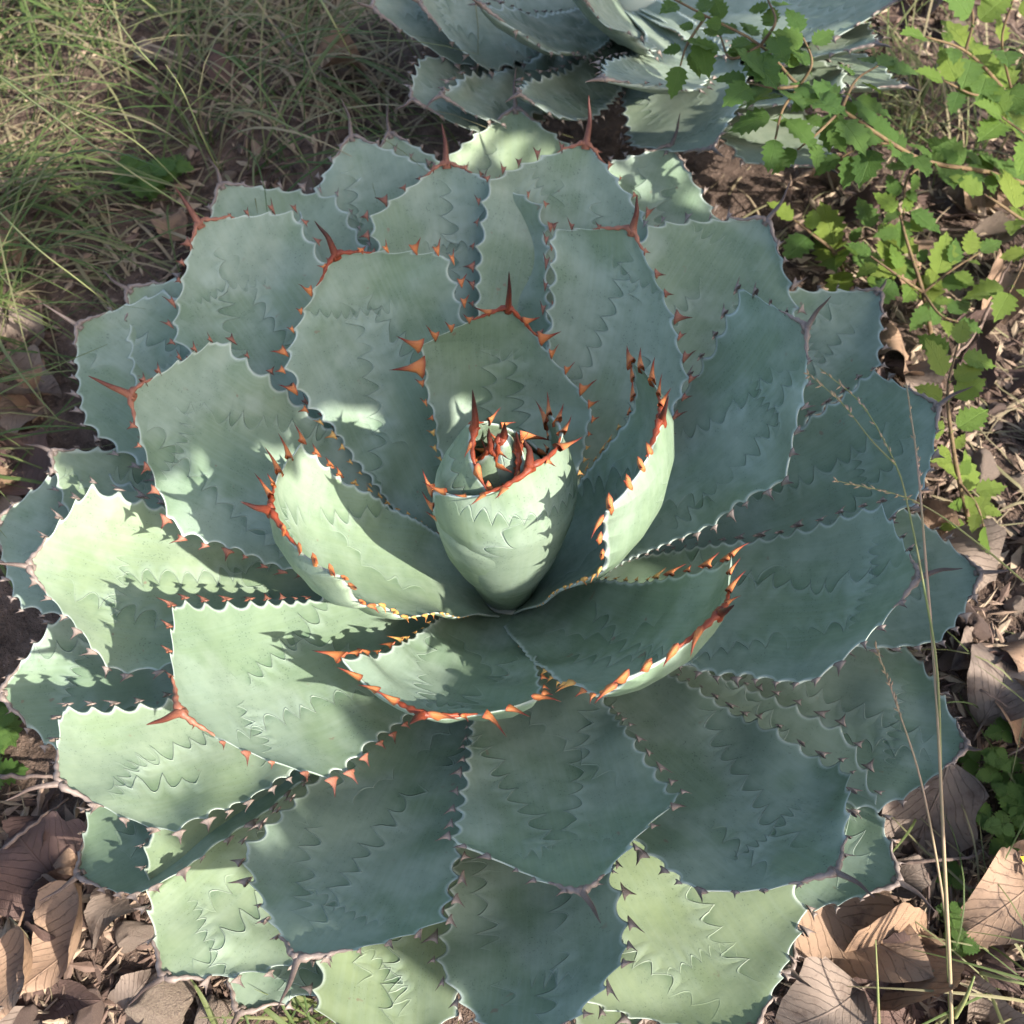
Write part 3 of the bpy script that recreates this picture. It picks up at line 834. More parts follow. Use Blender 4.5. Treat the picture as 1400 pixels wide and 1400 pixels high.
# centre pixel, tip pixel, half width, cup, material, lift, tilt, label
HERO = [((1165, 1262), (1275, 1345), .056, .16, 0, .030, .10, 'large tan dead leaf lying lit beside the lower right agave leaves'),
        ((1268, 1125), (1245, 1225), .042, .2, 1, .022, .12, 'greyish pink veined dead leaf standing beside the thin straw stalk'),
        ((1375, 1235), (1300, 1290), .040, .30, 0, .020, .2, 'brown dead leaf with a torn edge next to the green clover'),
        ((1120, 1385), (1060, 1420), .045, .25, 1, .022, .15, 'grey veined dead leaf below the big tan one'),
        ((1225, 1385), (1150, 1340), .040, .35, 2, .012, .2, 'dark curled dead leaf under the big tan leaf'),
        ((85, 1285), (25, 1365), .034, .50, 0, .028, .35, 'pinkish tan folded dead leaf beside the pale rock'),
        ((60, 1185), (20, 1130), .050, .25, 2, .014, .2, 'dark brown dead leaf in shade below the grey leaf spine'),
        ((1372, 925), (1400, 860), .042, .25, 1, .016, .2, 'grey dead leaf with fine veins beside the brown stones'),
        ((20, 1330), (5, 1380), .03, .5, 0, .02, .3, 'small pink edged dead leaf behind the folded tan leaf'),
        ((30, 640), (0, 600), .045, .3, 2, .012, .2, 'reddish brown dead leaf lying under the grass tips')]
for i, (c, tp, hw, cup, mi, lift, tilt, lab) in enumerate(HERO):
    p = on_ground(c, lift); q = on_ground(tp, lift)
    d = q - p; L = 2 * np.linalg.norm(d[:2])
    L = min(max(L, .07), .24)
    o = add_obj('dead_leaf', dead_leaf_mesh(L * .92, hw * .85, cup * 1.8, .4, 1.3, 40 + i, M_DEAD[mi]))
    place(o, p, math.atan2(d[1], d[0]) - math.pi / 2, tilt, rng.uniform(0, 6.28))
    tag(o, lab, 'dead leaf')

def zone(p):
    x, y = project(p)
    if x < 700: return 'by the pale rocks and the folded tan leaf' if y > 1000 else 'under the grass'
    if y > 1000: return 'around the big tan leaf at the foot of the stalks'
    return 'on the stony soil beside the narrow sprig' if y > 560 else 'under the serrated shrubs'

def free_ground(pxbox, n, seed, keep=.30):
    r = np.random.default_rng(seed); out = []
    while len(out) < n:
        bx = pxbox[r.integers(len(pxbox))]
        px = (r.uniform(bx[0], bx[2]), r.uniform(bx[1], bx[3]))
        p = on_ground(px)
        if np.hypot(p[0], p[1]) < keep or np.hypot(p[0] - FC[0], p[1] - FC[1]) < .22: continue
        out.append(p)
    return out
BOXES = [(-120, 1080, 330, 1480), (1060, 1150, 1480, 1480), (1220, 560, 1480, 1200), (1060, 240, 1480, 620), (-120, -60, 470, 480), (-150, 430, 60, 720), (1150, -60, 1480, 300)]
LITTER = [dead_leaf_mesh(rng.uniform(.05, .11), rng.uniform(.016, .030), rng.uniform(.2, 1.3), rng.uniform(-.5, .5), 1.1, 90 + i, M_DEAD[(i * 2) % 3]) for i in range(9)]
for i, p in enumerate(free_ground(BOXES, 130, 8, .36)):
    o = add_obj('dead_leaf', LITTER[i % 9])
    place(o, p + [0, 0, rng.uniform(.003, .009)], rng.uniform(0, 6.28), rng.uniform(0, .3), rng.uniform(0, 6.28), rng.uniform(.55, 1.15))
    cn = ('tan', 'grey', 'dark brown')[((i % 9) * 2) % 3]
    tag(o, 'small %s dry leaf %s' % (cn, zone(p)), 'dead leaf', 'small %s dry leaves %s' % (cn, zone(p)))

# ------------------------------------------------------------------ stones
import bmesh
def stone_mesh(seed, mat, flat=.7, sub=4):
    r = np.random.default_rng(seed)
    bm = bmesh.new(); bmesh.ops.create_icosphere(bm, subdivisions=sub, radius=1.0)
    v = np.array([p.co[:] for p in bm.verts]); f = [tuple(q.index for q in p.verts) for p in bm.faces]
    bm.free()
    for _ in range(16):                      # chip flat facets off
        n = r.normal(size=3); n /= np.linalg.norm(n); d = r.uniform(.45, .80)
        e = v @ n - d
        v = v - np.outer(np.clip(e, 0, None) * .9, n)
    h = np.zeros(len(v))
    for _ in range(22):
        fq = r.uniform(2, 16); k3 = r.normal(size=3) * fq; h += .10 / fq * np.sin(v @ k3 + r.uniform(0, 6))
    v = v * (1 + h)[:, None] * [1, r.uniform(.65, .95), flat * r.uniform(.8, 1.1)]
    return mesh_data('stone', v, f, mat, smooth=True)
STONES = [((215, 1372), .050, 0, 'pale lit rock beside the folded tan leaf'), ((290, 1395), .042, 0, 'pale flaky rock under the tip of the lower left leaf'),
          ((180, 1275), .030, 0, 'small pale stone at the edge of the lower left agave leaf'), ((120, 1385), .034, 1, 'brown rough rock below the folded tan leaf'),
          ((30, 1398), .03, 1, 'brown stone beside the folded dead leaf'), ((1350, 640), .033, 0, 'rounded pale pink stone right of the yellow green sprig'),
          ((1395, 660), .022, 0, 'small pale stone next to the rounded pink stone'), ((1330, 850), .036, 1, 'brown flat stone beyond the agave leaf tip'),
          ((1300, 905), .024, 1, 'reddish stone beneath the agave leaf beside the stalks'), ((1262, 910), .02, 1, 'small reddish stone in the notch between two leaves'),
          ((1385, 830), .02, 0, 'small pink stone beside the brown flat stone'), ((1330, 985), .016, 1, 'small brown stone beside the spine tip'),
          ((60, 215), .022, 0, 'pale stone showing through the grass'), ((15, 255), .03, 0, 'larger pale stone half hidden by grass'),
          ((90, 110), .018, 0, 'small pale stone among the far grass'), ((1360, 560), .022, 1, 'brown stone beside the tall leafy sprig'),
          ((1245, 1290), .012, 0, 'small pale chip beside the big tan leaf'), ((1300, 1215), .014, 0, 'yellowish chip beside the straw stalk')]
for i, (px, rad, mi, lab) in enumerate(STONES):
    o = add_obj('stone', stone_mesh(200 + i, M_STONE[mi]))
    place(o, on_ground(px, rad * .25), rng.uniform(0, 6.28), rng.uniform(0, .3), rng.uniform(0, 6), rad * .62)
    tag(o, lab, 'stone')
PEB = [stone_mesh(260 + i, M_STONE[i % 2], .75, 2) for i in range(6)]
for i, p in enumerate(free_ground(BOXES, 150, 15, .36)):
    o = add_obj('pebble', PEB[i % 6])
    place(o, p + [0, 0, .001], rng.uniform(0, 6.28), rng.uniform(0, .4), rng.uniform(0, 6), rng.uniform(.004, .013))
    cn = ('pale', 'brown')[(i % 6) % 2]
    tag(o, 'small %s pebble %s' % (cn, zone(p)), 'pebble', '%s pebbles %s' % (cn, zone(p)))

# ------------------------------------------------------------------ crumbs of litter and bark
g = Geo()
for p in free_ground(BOXES, 7500, 21, .30):
    L = rng.uniform(.003, .016); w = L * rng.uniform(.2, .7); an = rng.uniform(0, 6.28)
    dx = np.array([math.cos(an), math.sin(an), rng.uniform(-.4, .4)]) * L; dy = np.array([-math.sin(an), math.cos(an), rng.uniform(-.5, .5)]) * w
    c = p + [0, 0, rng.uniform(.001, .007)]
    up3 = np.array([0, 0, rng.uniform(.0005, .003)])
    g.add([c - dx, c + dy * .5, c + dx, c - dy * .5, c + up3], [(0, 1, 4), (1, 2, 4), (2, 3, 4), (3, 0, 4)], 0, int(rng.integers(0, 4)))
M_CR = [make_plain('crumb_%s' % n, a, tuple(q * .6 for q in a)) for n, a in (('dark', (.07, .045, .035)), ('brown', (.16, .105, .08)), ('tan', (.30, .21, .15)), ('straw', (.38, .29, .20)))]
crumbs = g.build('litter_crumbs', M_CR, None, None, False)
tag(crumbs, 'crumbs of dry leaf and bark covering the soil', 'litter', None, 'stuff')

# ------------------------------------------------------------------ twigs
def twig(pts, r0, lab, grp=None, name='twig', mat=M_TWIG):
    g = Geo()
    P = smoothpath(pts, 14)
    P = P + rng.normal(size=P.shape) * r0 * .35
    base = P[0].copy(); P = P - base
    g.tube(P, np.linspace(r0, r0 * .45, 14), 6)
    o = g.build(name, mat)
    o.location = base
    tag(o, lab, name.replace('_', ' '), grp)
    return o
for a, b, r0, l in [((0, 1062), (105, 1062), .0022, 'straight pale twig beside the grey spine'), ((0, 1165), (95, 1090), .002, 'brown twig crossing the dark dead leaf'),
                    ((1290, 0), (1400, 50), .0025, 'grey bare twig beyond the serrated leaves'), ((1340, 450), (1400, 330), .002, 'pale straw twig right of the leafy sprigs'),
                    ((1270, 520), (1345, 440), .002, 'grey twig crossing behind the yellow green sprig'), ((1230, 1180), (1345, 1165), .0018, 'thin grey twig beside the veined dead leaf'),
                    ((1320, 940), (1400, 985), .0014, 'curved thin twig above the clover'), ((360, 20), (455, 110), .003, 'grey dry stem in the tangle of dead grass')]:
    pa, pb = on_ground(a, .02), on_ground(b, .025)
    m = (pa + pb) / 2 + np.array([rng.uniform(-.01, .01), rng.uniform(-.01, .01), .012])
    twig([pa, m, pb], r0, l)
for i, p in enumerate(free_ground(BOXES, 46, 33, .36)):
    an = rng.uniform(0, 6.28); L = rng.uniform(.03, .09)
    d = np.array([math.cos(an), math.sin(an), 0]) * L
    twig([p + [0, 0, .008], p + d * .5 + [rng.uniform(-.006, .006), rng.uniform(-.006, .006), .014], p + d + [0, 0, .006]], rng.uniform(.0008, .0018), 'short thin dry twig ' + zone(p), 'short dry twigs ' + zone(p))

# ------------------------------------------------------------------ grass
def blades(g, roots, L0, L1, azm, azs, el0, el1, dry0, dry1, w0=.0007, w1=.0014, droop=1.0, seed=1):
    r = np.random.default_rng(seed)
    for p in roots:
        L = r.uniform(L0, L1); az = r.normal(azm, azs); el = r.uniform(el0, el1); w = r.uniform(w0, w1) * (1.0 if r.random() < .75 else 1.8)
        curv = droop * r.uniform(.6, 1.9); turn = r.normal(0, .5)
        n = 9; P = [np.array(p, float)]; 
        for i in range(n - 1):
            q = i / (n - 1)
            e = el - curv * q * 1.2; a = az + turn * q
            st = np.array([math.cos(e) * math.cos(a), math.cos(e) * math.sin(a), math.sin(e)]) * L / (n - 1)
            P.append(P[-1] + st)
            if P[-1][2] < .006: P[-1][2] = .006
        P = np.array(P)
        tg = np.gradient(P, axis=0); sd = np.cross(tg, [0, 0, 1]); sd /= np.linalg.norm(sd, axis=1)[:, None] + 1e-9
        ww = w * np.clip(1.15 - np.linspace(0, 1, n) ** 2, .15, 1)
        up3 = np.cross(sd, tg); up3 /= np.linalg.norm(up3, axis=1)[:, None] + 1e-9
        v = np.concatenate([P - sd * ww[:, None], P + up3 * ww[:, None] * .35, P + sd * ww[:, None]])
        f = []
        for i in range(n - 1):
            f += [(i, n + i, n + i + 1, i + 1), (n + i, 2 * n + i, 2 * n + i + 1, n + i + 1)]
        g.add(v, f, float(r.uniform(dry0, dry1)))

def roots_in(poly_boxes, n, seed, keep=.40):
    cs = free_ground(poly_boxes, max(6, n // 14), seed, keep)
    r = np.random.default_rng(seed + 900); out = []
    for i in range(n):
        c = cs[int(r.integers(len(cs)))] + np.append(r.normal(size=2) * (.014 if i % 4 else .07), 0)
        c[2] = gz(c[0], c[1]); out.append(c)
    return out
g = Geo()
blades(g, roots_in([(-300, -160, 430, 330)], 480, 51, .47), .14, .40, -.5, 1.0, .5, 1.3, 0, .85, seed=61)
blades(g, roots_in([(-330, 250, 20, 640)], 300, 52, .47), .12, .30, -.1, .6, .5, 1.2, 0, .7, seed=62)
blades(g, roots_in([(-200, -60, 300, 200)], 130, 57, .5), .10, .35, 2.6, 1.0, .4, 1.3, .1, .7, seed=67)
blades(g, roots_in([(1220, -100, 1500, 260)], 160, 53, .45), .08, .22, 2.5, 1.2, .6, 1.4, .2, .9, seed=63)
blades(g, roots_in([(1180, 900, 1500, 1450)], 60, 54, .42), .08, .20, 2.5, 1.6, .4, 1.2, .2, .8, w0=.0005, w1=.0009, seed=64)
blades(g, roots_in([(340, 1340, 470, 1480)], 40, 56, .30), .05, .10, 1.5, 1.6, .6, 1.4, .1, .6, seed=66)
grass = g.build('grass', M_GRASS, None, 'dry')
tag(grass, 'fine green grass arching over the ground beside the agave', 'grass', None, 'stuff')
g = Geo()
blades(g, roots_in([(330, -120, 560, 170)], 420, 55, .5), .06, .22, 1.0, 2.2, -.1, .9, .75, 1.0, w0=.0006, w1=.0014, droop=1.6, seed=65)
blades(g, roots_in([(-60, -60, 360, 420)], 380, 58, .47), .06, .2, 1.0, 2.2, -.1, .7, .7, 1.0, w0=.0006, w1=.0012, droop=1.5, seed=68)
blades(g, roots_in([(1080, 240, 1480, 620), (1220, 620, 1480, 1300), (-100, 1050, 100, 1250)], 200, 59, .42), .04, .14, 1.0, 2.2, -.1, .6, .7, 1.0, w0=.0005, w1=.001, droop=1.5, seed=69)
dryg = g.build('dry_grass', M_GRASS, None, 'dry')
tag(dryg, 'tangle of straw coloured dead grass between the two agaves', 'dry grass', None, 'stuff')

def stalk(pts, r0, lab, mat, heads=(), name='grass_stalk', branches=(), n=26, grp=None):
    root = empty(name)
    P = smoothpath([unz(p[:2], p[2]) if len(p) == 3 else p for p in pts], n)
    root.location = P[0]
    off = P[0].copy()
    g = Geo(); g.tube(P - off, np.linspace(r0, r0 * .35, n), 6)
    g.build('stem', mat, root)
    for b in branches:
        Q = smoothpath([unz(p[:2], p[2]) for p in b], 16)
        g = Geo(); g.tube(Q - off, np.linspace(r0 * .6, r0 * .25, 16), 5); g.build('stem', mat, root)
        heads = list(heads) + [(Q, .55)]
    for Q, frac in heads:
        g = Geo()
        m = len(Q); i0 = int(m * (1 - frac))
        for i in range(i0, m - 1):
            for k3 in range(3):
                c = Q[i] + (Q[i + 1] - Q[i]) * rng.random() - off
                d = Q[min(i + 1, m - 1)] - Q[i]; d = d / np.linalg.norm(d)
                d = d + rng.normal(size=3) * .35; d /= np.linalg.norm(d)
                g.tube([c, c + d * .0022, c + d * .0045], [.0003, .0008, .0002], 4)
        g.build('seed_head', M_STALK, root)['kind'] = 'stuff'
    tag(root, lab, 'grass stalk', grp)
    return root
P1 = [(1302, 1440, .02), (1299, 1330, .06), (1290, 1150, .13), (1280, 950, .20), (1265, 760, .25), (1255, 640, .27), (1240, 530, .27)]
q1 = smoothpath([unz(p[:2], p[2]) for p in P1], 26)
stalk(P1, .0016, 'tallest thick straw stalk rising over the right hand agave leaves', M_STALK, [(q1, .25)])
P2 = [(1300, 1380, .03), (1292, 1250, .08), (1262, 1080, .14), (1228, 970, .17), (1196, 880, .19)]
q2 = smoothpath([unz(p[:2], p[2]) for p in P2], 26)
stalk(P2, .0012, 'thin brown stalk leaning left across the lower right leaf', M_STALK, [(q2, .3)])
P3 = [(1299, 1400, .02), (1288, 1120, .14), (1282, 925, .21), (1264, 807, .25), (1243, 700, .27), (1225, 636, .28), (1179, 554, .29), (1121, 504, .30)]
q3 = smoothpath([unz(p[:2], p[2]) for p in P3], 26)
stalk(P3, .0011, 'slender green stalk whose forked seed heads cross the right leaves', M_STALK_G, [(q3, .3)], branches=[[(1225, 636, .28), (1190, 600, .285), (1150, 550, .29), (1104, 511, .30)]])
P4 = [(1440, 830, .10), (1340, 745, .20), (1250, 685, .26), (1143, 657, .28)]
q4 = smoothpath([unz(p[:2], p[2]) for p in P4], 26)
stalk(P4, .0009, 'thin arching stalk reaching in sideways above the right leaves', M_STALK_G, [(q4, .35)])
stalk([(-60, 60, .08), (60, 150, .16), (150, 215, .18), (240, 275, .16), (285, 300, .13)], .0014, 'long green blade slanting down to the brown spined leaf tip', M_STALK_G)
stalk([(-30, 90, .05), (70, 135, .15), (180, 190, .17), (260, 265, .12)], .0011, 'thin pale blade running beside the long green one', M_STALK_G)
stalk([(120, -30, .10), (180, 55, .16), (215, 95, .15)], .0013, 'pale upper blade bent above the grass', M_STALK_G)
stalk([(300, 235, .12), (278, 190, .18), (250, 125, .22), (226, 88, .23)], .0009, 'fine upright blade just above the greyish spine tip', M_STALK_G)
stalk([(-40, 250, .06), (40, 330, .14), (110, 385, .14), (160, 425, .10)], .0012, 'green blade slanting down towards the left agave leaf', M_STALK_G)
stalk([(420, -30, .15), (450, 20, .16), (480, 75, .12)], .0018, 'bright green blade over the dry tangle', M_STALK_G)
stalk([(1340, 1330, .03), (1400, 1345, .05), (1450, 1355, .03)], .0016, 'pale green blade lying across the lower right litter', M_STALK_G)
stalk([(1202, 1420, .03), (1200, 1350, .08), (1197, 1285, .11)], .0014, 'short green blade standing in front of the big tan leaf', M_STALK_G)
stalk([(1305, 1390, .03), (1320, 1365, .06), (1332, 1335, .08)], .0022, 'short bright grass blade at the foot of the thick stalk', M_STALK_G)

# ------------------------------------------------------------------ leafy shrubs
def shrub_leaf_mesh(seed, mat, teeth=5, wid=.33):
    r = np.random.default_rng(seed)
    n = teeth * 2 + 2
    t = np.linspace(0, 1, n + 1)
    pr = np.sin(np.pi * t ** .8) ** .85 * (1 - .25 * t) * 1.1 * wid
    v = []; met = []
    for i in range(n + 1):
        k = pr[i] * (1.16 if i % 2 == 0 else .82) if 0 < i < n else 0.004
        yy = t[i] + (.025 if i % 2 == 0 else -.01)
        zz = -.16 * t[i] ** 2 + .02 * math.sin(5 * t[i] + seed)
        for s in (-1, 0, 1):
            v.append((s * k, yy if s else t[i], zz + abs(s) * (.22 * k + .02 * r.normal())))
            met.append((s * pr[i] / max(wid, .01), t[i] * 1.3, seed))
    f = []
    for i in range(n):
        a = i * 3
        f += [(a, a + 1, a + 4, a + 3), (a + 1, a + 2, a + 5, a + 4)]
    b = len(v)
    v += [(-.012, -.20, .05), (.012, -.20, .05), (0, .02, -.01), (0, -.2, .075)]; met += [(0, 0, seed)] * 4
    f += [(b, b + 1, b + 2), (b + 1, b + 3, b + 2), (b + 3, b, b + 2)]
    me = mesh_data('leaf', v, f, mat)
    vattr(me, 'metric', met)
    return me
SL = {0: [shrub_leaf_mesh(i, M_SHRUB) for i in range(5)], 1: [shrub_leaf_mesh(10 + i, M_SHRUB_Y) for i in range(5)]}

def shrub(name, label, stems, size, gap, pal, cat='shrub', seed=1, spread=1.0, group=None):
    r = np.random.default_rng(seed)
    paths = [smoothpath([unz(p[:2], p[2]) for p in s], 24) for s in stems]
    root = empty(name, tuple(paths[0][0])); off = paths[0][0]
    for si, P in enumerate(paths):
        g = Geo(); g.tube(P - off, np.linspace(.0026 if si == 0 else .0016, .0009, 24), 6)
        g.build('stem', M_STEM, root)
        arc = np.concatenate([[0], np.cumsum(np.linalg.norm(np.diff(P, axis=0), axis=1))])
        d = gap * .6; k = 0
        while d < arc[-1]:
            c = np.array([np.interp(d, arc, P[:, q]) for q in range(3)])
            i = int(np.searchsorted(arc, d)) - 1
            tg = P[min(i + 1, 23)] - P[max(i - 1, 0)]; tg /= np.linalg.norm(tg)
            sd = np.cross(tg, [0, 0, 1]); sd /= np.linalg.norm(sd) + 1e-9
            for sgn in (1, -1):
                s2 = size * r.uniform(.40, 1.25) * (1 - .25 * d / arc[-1])
                dr = tg * r.uniform(.1, .8) + sd * sgn * r.uniform(.5, 1.1) * spread + np.array([0, 0, r.uniform(-.35, .35)])
                dr /= np.linalg.norm(dr)
                nm = np.array([r.normal(0.1, .35), r.normal(-.15, .35), 1.0])
                x = np.cross(dr, nm); x /= np.linalg.norm(x); z = np.cross(x, dr)
                M = np.eye(4); M[:3, 0] = x * s2; M[:3, 1] = dr * s2; M[:3, 2] = z * s2
                M[:3, 3] = c + dr * s2 * .20 - off
                o = add_obj('leaf', SL[pal[k % len(pal)]][int(r.integers(0, 5))], root)
                o.matrix_local = Matrix(M.tolist())
                k += 1
            d += gap * r.uniform(.7, 1.3)
        # leaf at the shoot tip
        o = add_obj('leaf', SL[pal[0]][0], root)
        M = np.eye(4); tg = P[-1] - P[-4]; tg /= np.linalg.norm(tg); x = np.cross(tg, [0, 0, 1]); x /= np.linalg.norm(x); z = np.cross(x, tg)
        M[:3, 0] = x * size * .7; M[:3, 1] = tg * size * .7; M[:3, 2] = z * size * .7; M[:3, 3] = P[-1] - off
        o.matrix_local = Matrix(M.tolist())
    tag(root, label, cat, group)
    return root

shrub('leafy_shrub', 'leafy shrub whose long serrated branch reaches over the smaller agave', [
    [(1430, 262, .01), (1353, 236, .08), (1270, 222, .13), (1218, 195, .17), (1150, 150, .21), (1093, 118, .23), (1040, 62, .25), (965, 22, .27), (905, -10, .28)],
    [(1093, 118, .23), (1060, 120, .25), (1020, 112, .25)], [(1150, 150, .21), (1120, 180, .22), (1090, 205, .21)],
    [(1093, 118, .23), (1110, 85, .25), (1095, 45, .26)], [(965, 22, .27), (940, 60, .25), (930, 90, .24)],
    [(1218, 195, .17), (1180, 200, .17), (1150, 215, .16)], [(1093, 118, .23), (1070, 150, .23), (1060, 190, .22)], [(1040, 62, .25), (1000, 80, .25), (985, 50, .25)], [(1150, 150, .21), (1170, 110, .22), (1200, 90, .22)], [(1040, 62, .25), (1060, 30, .27), (1050, 0, .27)], [(1270, 222, .13), (1240, 245, .12), (1235, 300, .10)]], .040, .023, (0,), seed=3)
shrub('leafy_shrub', 'low serrated leaf seedling just right of the smaller agave, close to the soil', [
    [(1160, 385, .0), (1140, 345, .05), (1110, 320, .07), (1085, 300, .08)], [(1140, 345, .05), (1170, 330, .07), (1200, 320, .07)], [(1140, 345, .05), (1165, 370, .05), (1185, 380, .05)]], .044, .030, (1, 0), seed=4)
shrub('leafy_shrub', 'bushy yellow green shrub with serrated leaves above the stony soil', [
    [(1275, 470, .0), (1262, 400, .06), (1240, 330, .09), (1225, 270, .11)], [(1262, 400, .06), (1300, 370, .08), (1340, 345, .09)],
    [(1262, 400, .06), (1285, 430, .06), (1310, 440, .06)], [(1262, 400, .06), (1225, 375, .08), (1190, 350, .09)]], .036, .023, (0, 1, 1), seed=5)
shrub('leafy_shrub', 'narrow upright sprig with bright yellow green leaves beside a leaf spine', [
    [(1330, 735, .0), (1312, 660, .05), (1300, 590, .09), (1296, 530, .11), (1310, 470, .12)], [(1312, 660, .05), (1335, 690, .05), (1345, 720, .04)]], .038, .022, (1,), seed=6, spread=.9)
shrub('leafy_shrub', 'tall large leaved shrub at the edge of the dry grass by the twig', [
    [(1420, 190, .0), (1370, 120, .12), (1320, 70, .17), (1265, 50, .20)], [(1370, 120, .12), (1335, 130, .15), (1290, 110, .17)], [(1320, 70, .17), (1330, 20, .2), (1310, -30, .22)],
    [(1390, 150, .08), (1370, 60, .16), (1385, 0, .2)]], .046, .036, (1, 0), seed=7)
shrub('leafy_shrub', 'broad lit leaves of a shrub leaning in beside the straw twig', [
    [(1470, 380, .0), (1420, 320, .08), (1375, 285, .11), (1345, 265, .12)], [(1420, 320, .08), (1395, 370, .08), (1380, 400, .08)], [(1470, 240, .03), (1410, 190, .12), (1370, 160, .15)]], .052, .042, (1,), seed=8)

def clover(px, n, size, label, seed):
    r = np.random.default_rng(seed)
    p = on_ground(px, .0); root = empty('clover_plant', tuple(p))
    for i in range(n):
        an = r.uniform(0, 6.28); rr = r.uniform(.004, .030); h = r.uniform(.012, .030)
        c = np.array([math.cos(an) * rr, math.sin(an) * rr, h])
        g = Geo(); g.tube([(0, 0, 0), c * [.6, .6, .6], c], [.0006, .0005, .0004], 4); g.build('stem', M_STEM, root)
        for q in range(3):
            a2 = an + q * 2.09; s2 = size * r.uniform(.8, 1.2)
            M = np.array(Matrix.Translation(Vector(c)) @ Matrix.Rotation(a2, 4, 'Z') @ Matrix.Rotation(r.uniform(-.3, .2), 4, 'X') @ Matrix.Diagonal((s2 * 1.4, s2, s2, 1)))
            o = add_obj('leaf', SL[0][int(r.integers(0, 5))], root); o.matrix_local = Matrix(M.tolist())
    tag(root, label, 'clover')
clover((1362, 1040), 7, .013, 'small green clover beside the upper right leaf spine', 1)
clover((1368, 1118), 8, .014, 'larger green clover patch next to the veined dead leaf', 2)
clover((1312, 1250), 6, .013, 'small green clover at the foot of the stalk', 3)
clover((1385, 1100), 5, .013, 'clover at the end of the thin grey twig', 4)
clover((5, 1030), 5, .026, 'green seedling beside the left grey leaf', 5)
clover((215, 262), 5, .028, 'round leaved green seedling under the long grass', 6)
root = empty('yellow_flower', tuple(on_ground((1393, 1195), .0)))
g = Geo(); g.tube([(0, 0, 0), (.002, 0, .015), (.0, 0, .03)], .0008, 5); g.build('stem', M_STEM, root)
for q in range(5):
    a = q * 1.2566
    g = Geo()
    g.add([(0, 0, .03), (math.cos(a - .5) * .009, math.sin(a - .5) * .009, .034), (math.cos(a) * .013, math.sin(a) * .013, .032), (math.cos(a + .5) * .009, math.sin(a + .5) * .009, .034), (math.cos(a) * .007, math.sin(a) * .007, .031)],
          [(0, 1, 4), (1, 2, 4), (2, 3, 4), (3, 0, 4)])
    g.build('petal', M_YELLOW, root)
tag(root, 'small yellow flower near the clover', 'flower')

# ------------------------------------------------------------------ unseen tree, added out of frame and shaped to shade most of the rosette
UA = np.array([-math.sin(R(SUN_AZ)), math.cos(R(SUN_AZ)), 0.0])
VA = np.cross(SUNV, UA)
def uv(p): return np.array([np.dot(p, UA), np.dot(p, VA)])
LIT = [(1000, 190, .12), (1020, 150, .13), (1080, 200, .12), (940, 100, .16), (1120, 20, .2), (1200, 10, .2), (1060, 60, .18), (130, 170, .1), (275, 685, .2), (60, 40, .1), (10, 400, .1), (700, 720, .15), (740, 650, .22), (690, 640, .26), (620, 640, .24), (600, 720, .19), (890, 640, .24), (870, 720, .19), (640, 760, .14), (845, 780, .15), (770, 620, .22), (60, 1330, .02), (130, 1250, .02), (250, 1390, .02), (150, 830, .18),
       (640, 680, .2), (700, 690, .18), (660, 600, .26), (880, 680, .2), (860, 760, .15), (905, 600, .26), (470, 720, .2), (420, 660, .24), (520, 800, .17),
       (330, 880, .2), (290, 960, .22), (380, 1010, .2), (150, 780, .2), (100, 740, .2), (230, 800, .18), (200, 1060, .19), (120, 1010, .2), (330, 1060, .17),
       (300, 1270, .12), (230, 1290, .1), (350, 1250, .12), (520, 1350, .12), (460, 1380, .1), (80, 1290, .02), (200, 1360, .02), (20, 1340, .0),
       (960, 1330, .12), (880, 1380, .12), (900, 1180, .12), (1180, 1260, .03), (1100, 1240, .03), (1300, 650, .04), (1340, 560, .02), (1250, 370, .06), (1290, 460, .05),
       (1350, 880, .02), (1000, 180, .13), (1100, 30, .2), (1040, 90, .15), (1180, 20, .2), (880, 170, .13), (690, 190, .14), (1030, 190, .12), (960, 170, .12), (1090, 100, .16), (1150, 50, .18), (570, 1390, .1), (830, 1400, .12), (1000, 1280, .12), (1370, 280, .1), (1380, 1250, .02), (430, 620, .24), (400, 700, .25), (450, 680, .22), (480, 760, .19), (380, 660, .26)]
SHD = [(500, 450, .26), (560, 560, .2), (840, 430, .3), (870, 520, .24), (1040, 520, .28), (1000, 650, .2), (1120, 800, .22), (1000, 850, .17), (1180, 620, .18), (1050, 1100, .16),
       (950, 1020, .14), (1120, 1150, .18), (760, 1080, .19), (700, 1150, .22), (860, 1060, .2), (720, 1300, .16), (500, 1150, .15), (450, 1230, .18), (560, 1220, .17), (640, 320, .16), (330, 380, .16),
       (800, 260, .17), (1000, 370, .16), (270, 560, .25), (340, 620, .21), (680, 500, .25), (860, 850, .2), (1200, 980, .1), (1300, 800, .07), (170, 480, .1),
       (700, 40, .2), (620, 30, .18), (650, 130, .14), (760, 140, .14), (820, 60, .2), (500, 240, .12), (1150, 450, .1), (1320, 1080, .01), (1360, 980, .01), (300, 150, .02), (400, 60, .02), (60, 1180, .02), (180, 220, .08), (90, 320, .08), (350, 120, .08), (20, 520, .05), (600, 280, .17), (560, 320, .16), (700, 380, .16), (650, 1250, .15), (700, 1350, .17), (800, 1280, .16), (560, 1090, .13), (400, 1180, .15), (420, 200, .05), (200, 320, .06), (320, 550, .24), (365, 560, .22), (470, 530, .24), (300, 590, .22), (250, 620, .24), (480, 1200, .17), (500, 1260, .18), (1040, 1180, .18)]
def seen(p):                      # the leaf surface seen at that pixel, else the given height
    d = Vector(ray(p[:2])).normalized(); best = None
    for lf, tr in TREES:
        h = tr.ray_cast(Vector(CAM), d)
        if h[0] is not None and (best is None or h[3] < best[3]): best = h
    return np.array(best[0]) if best is not None else unz(p[:2], p[2])
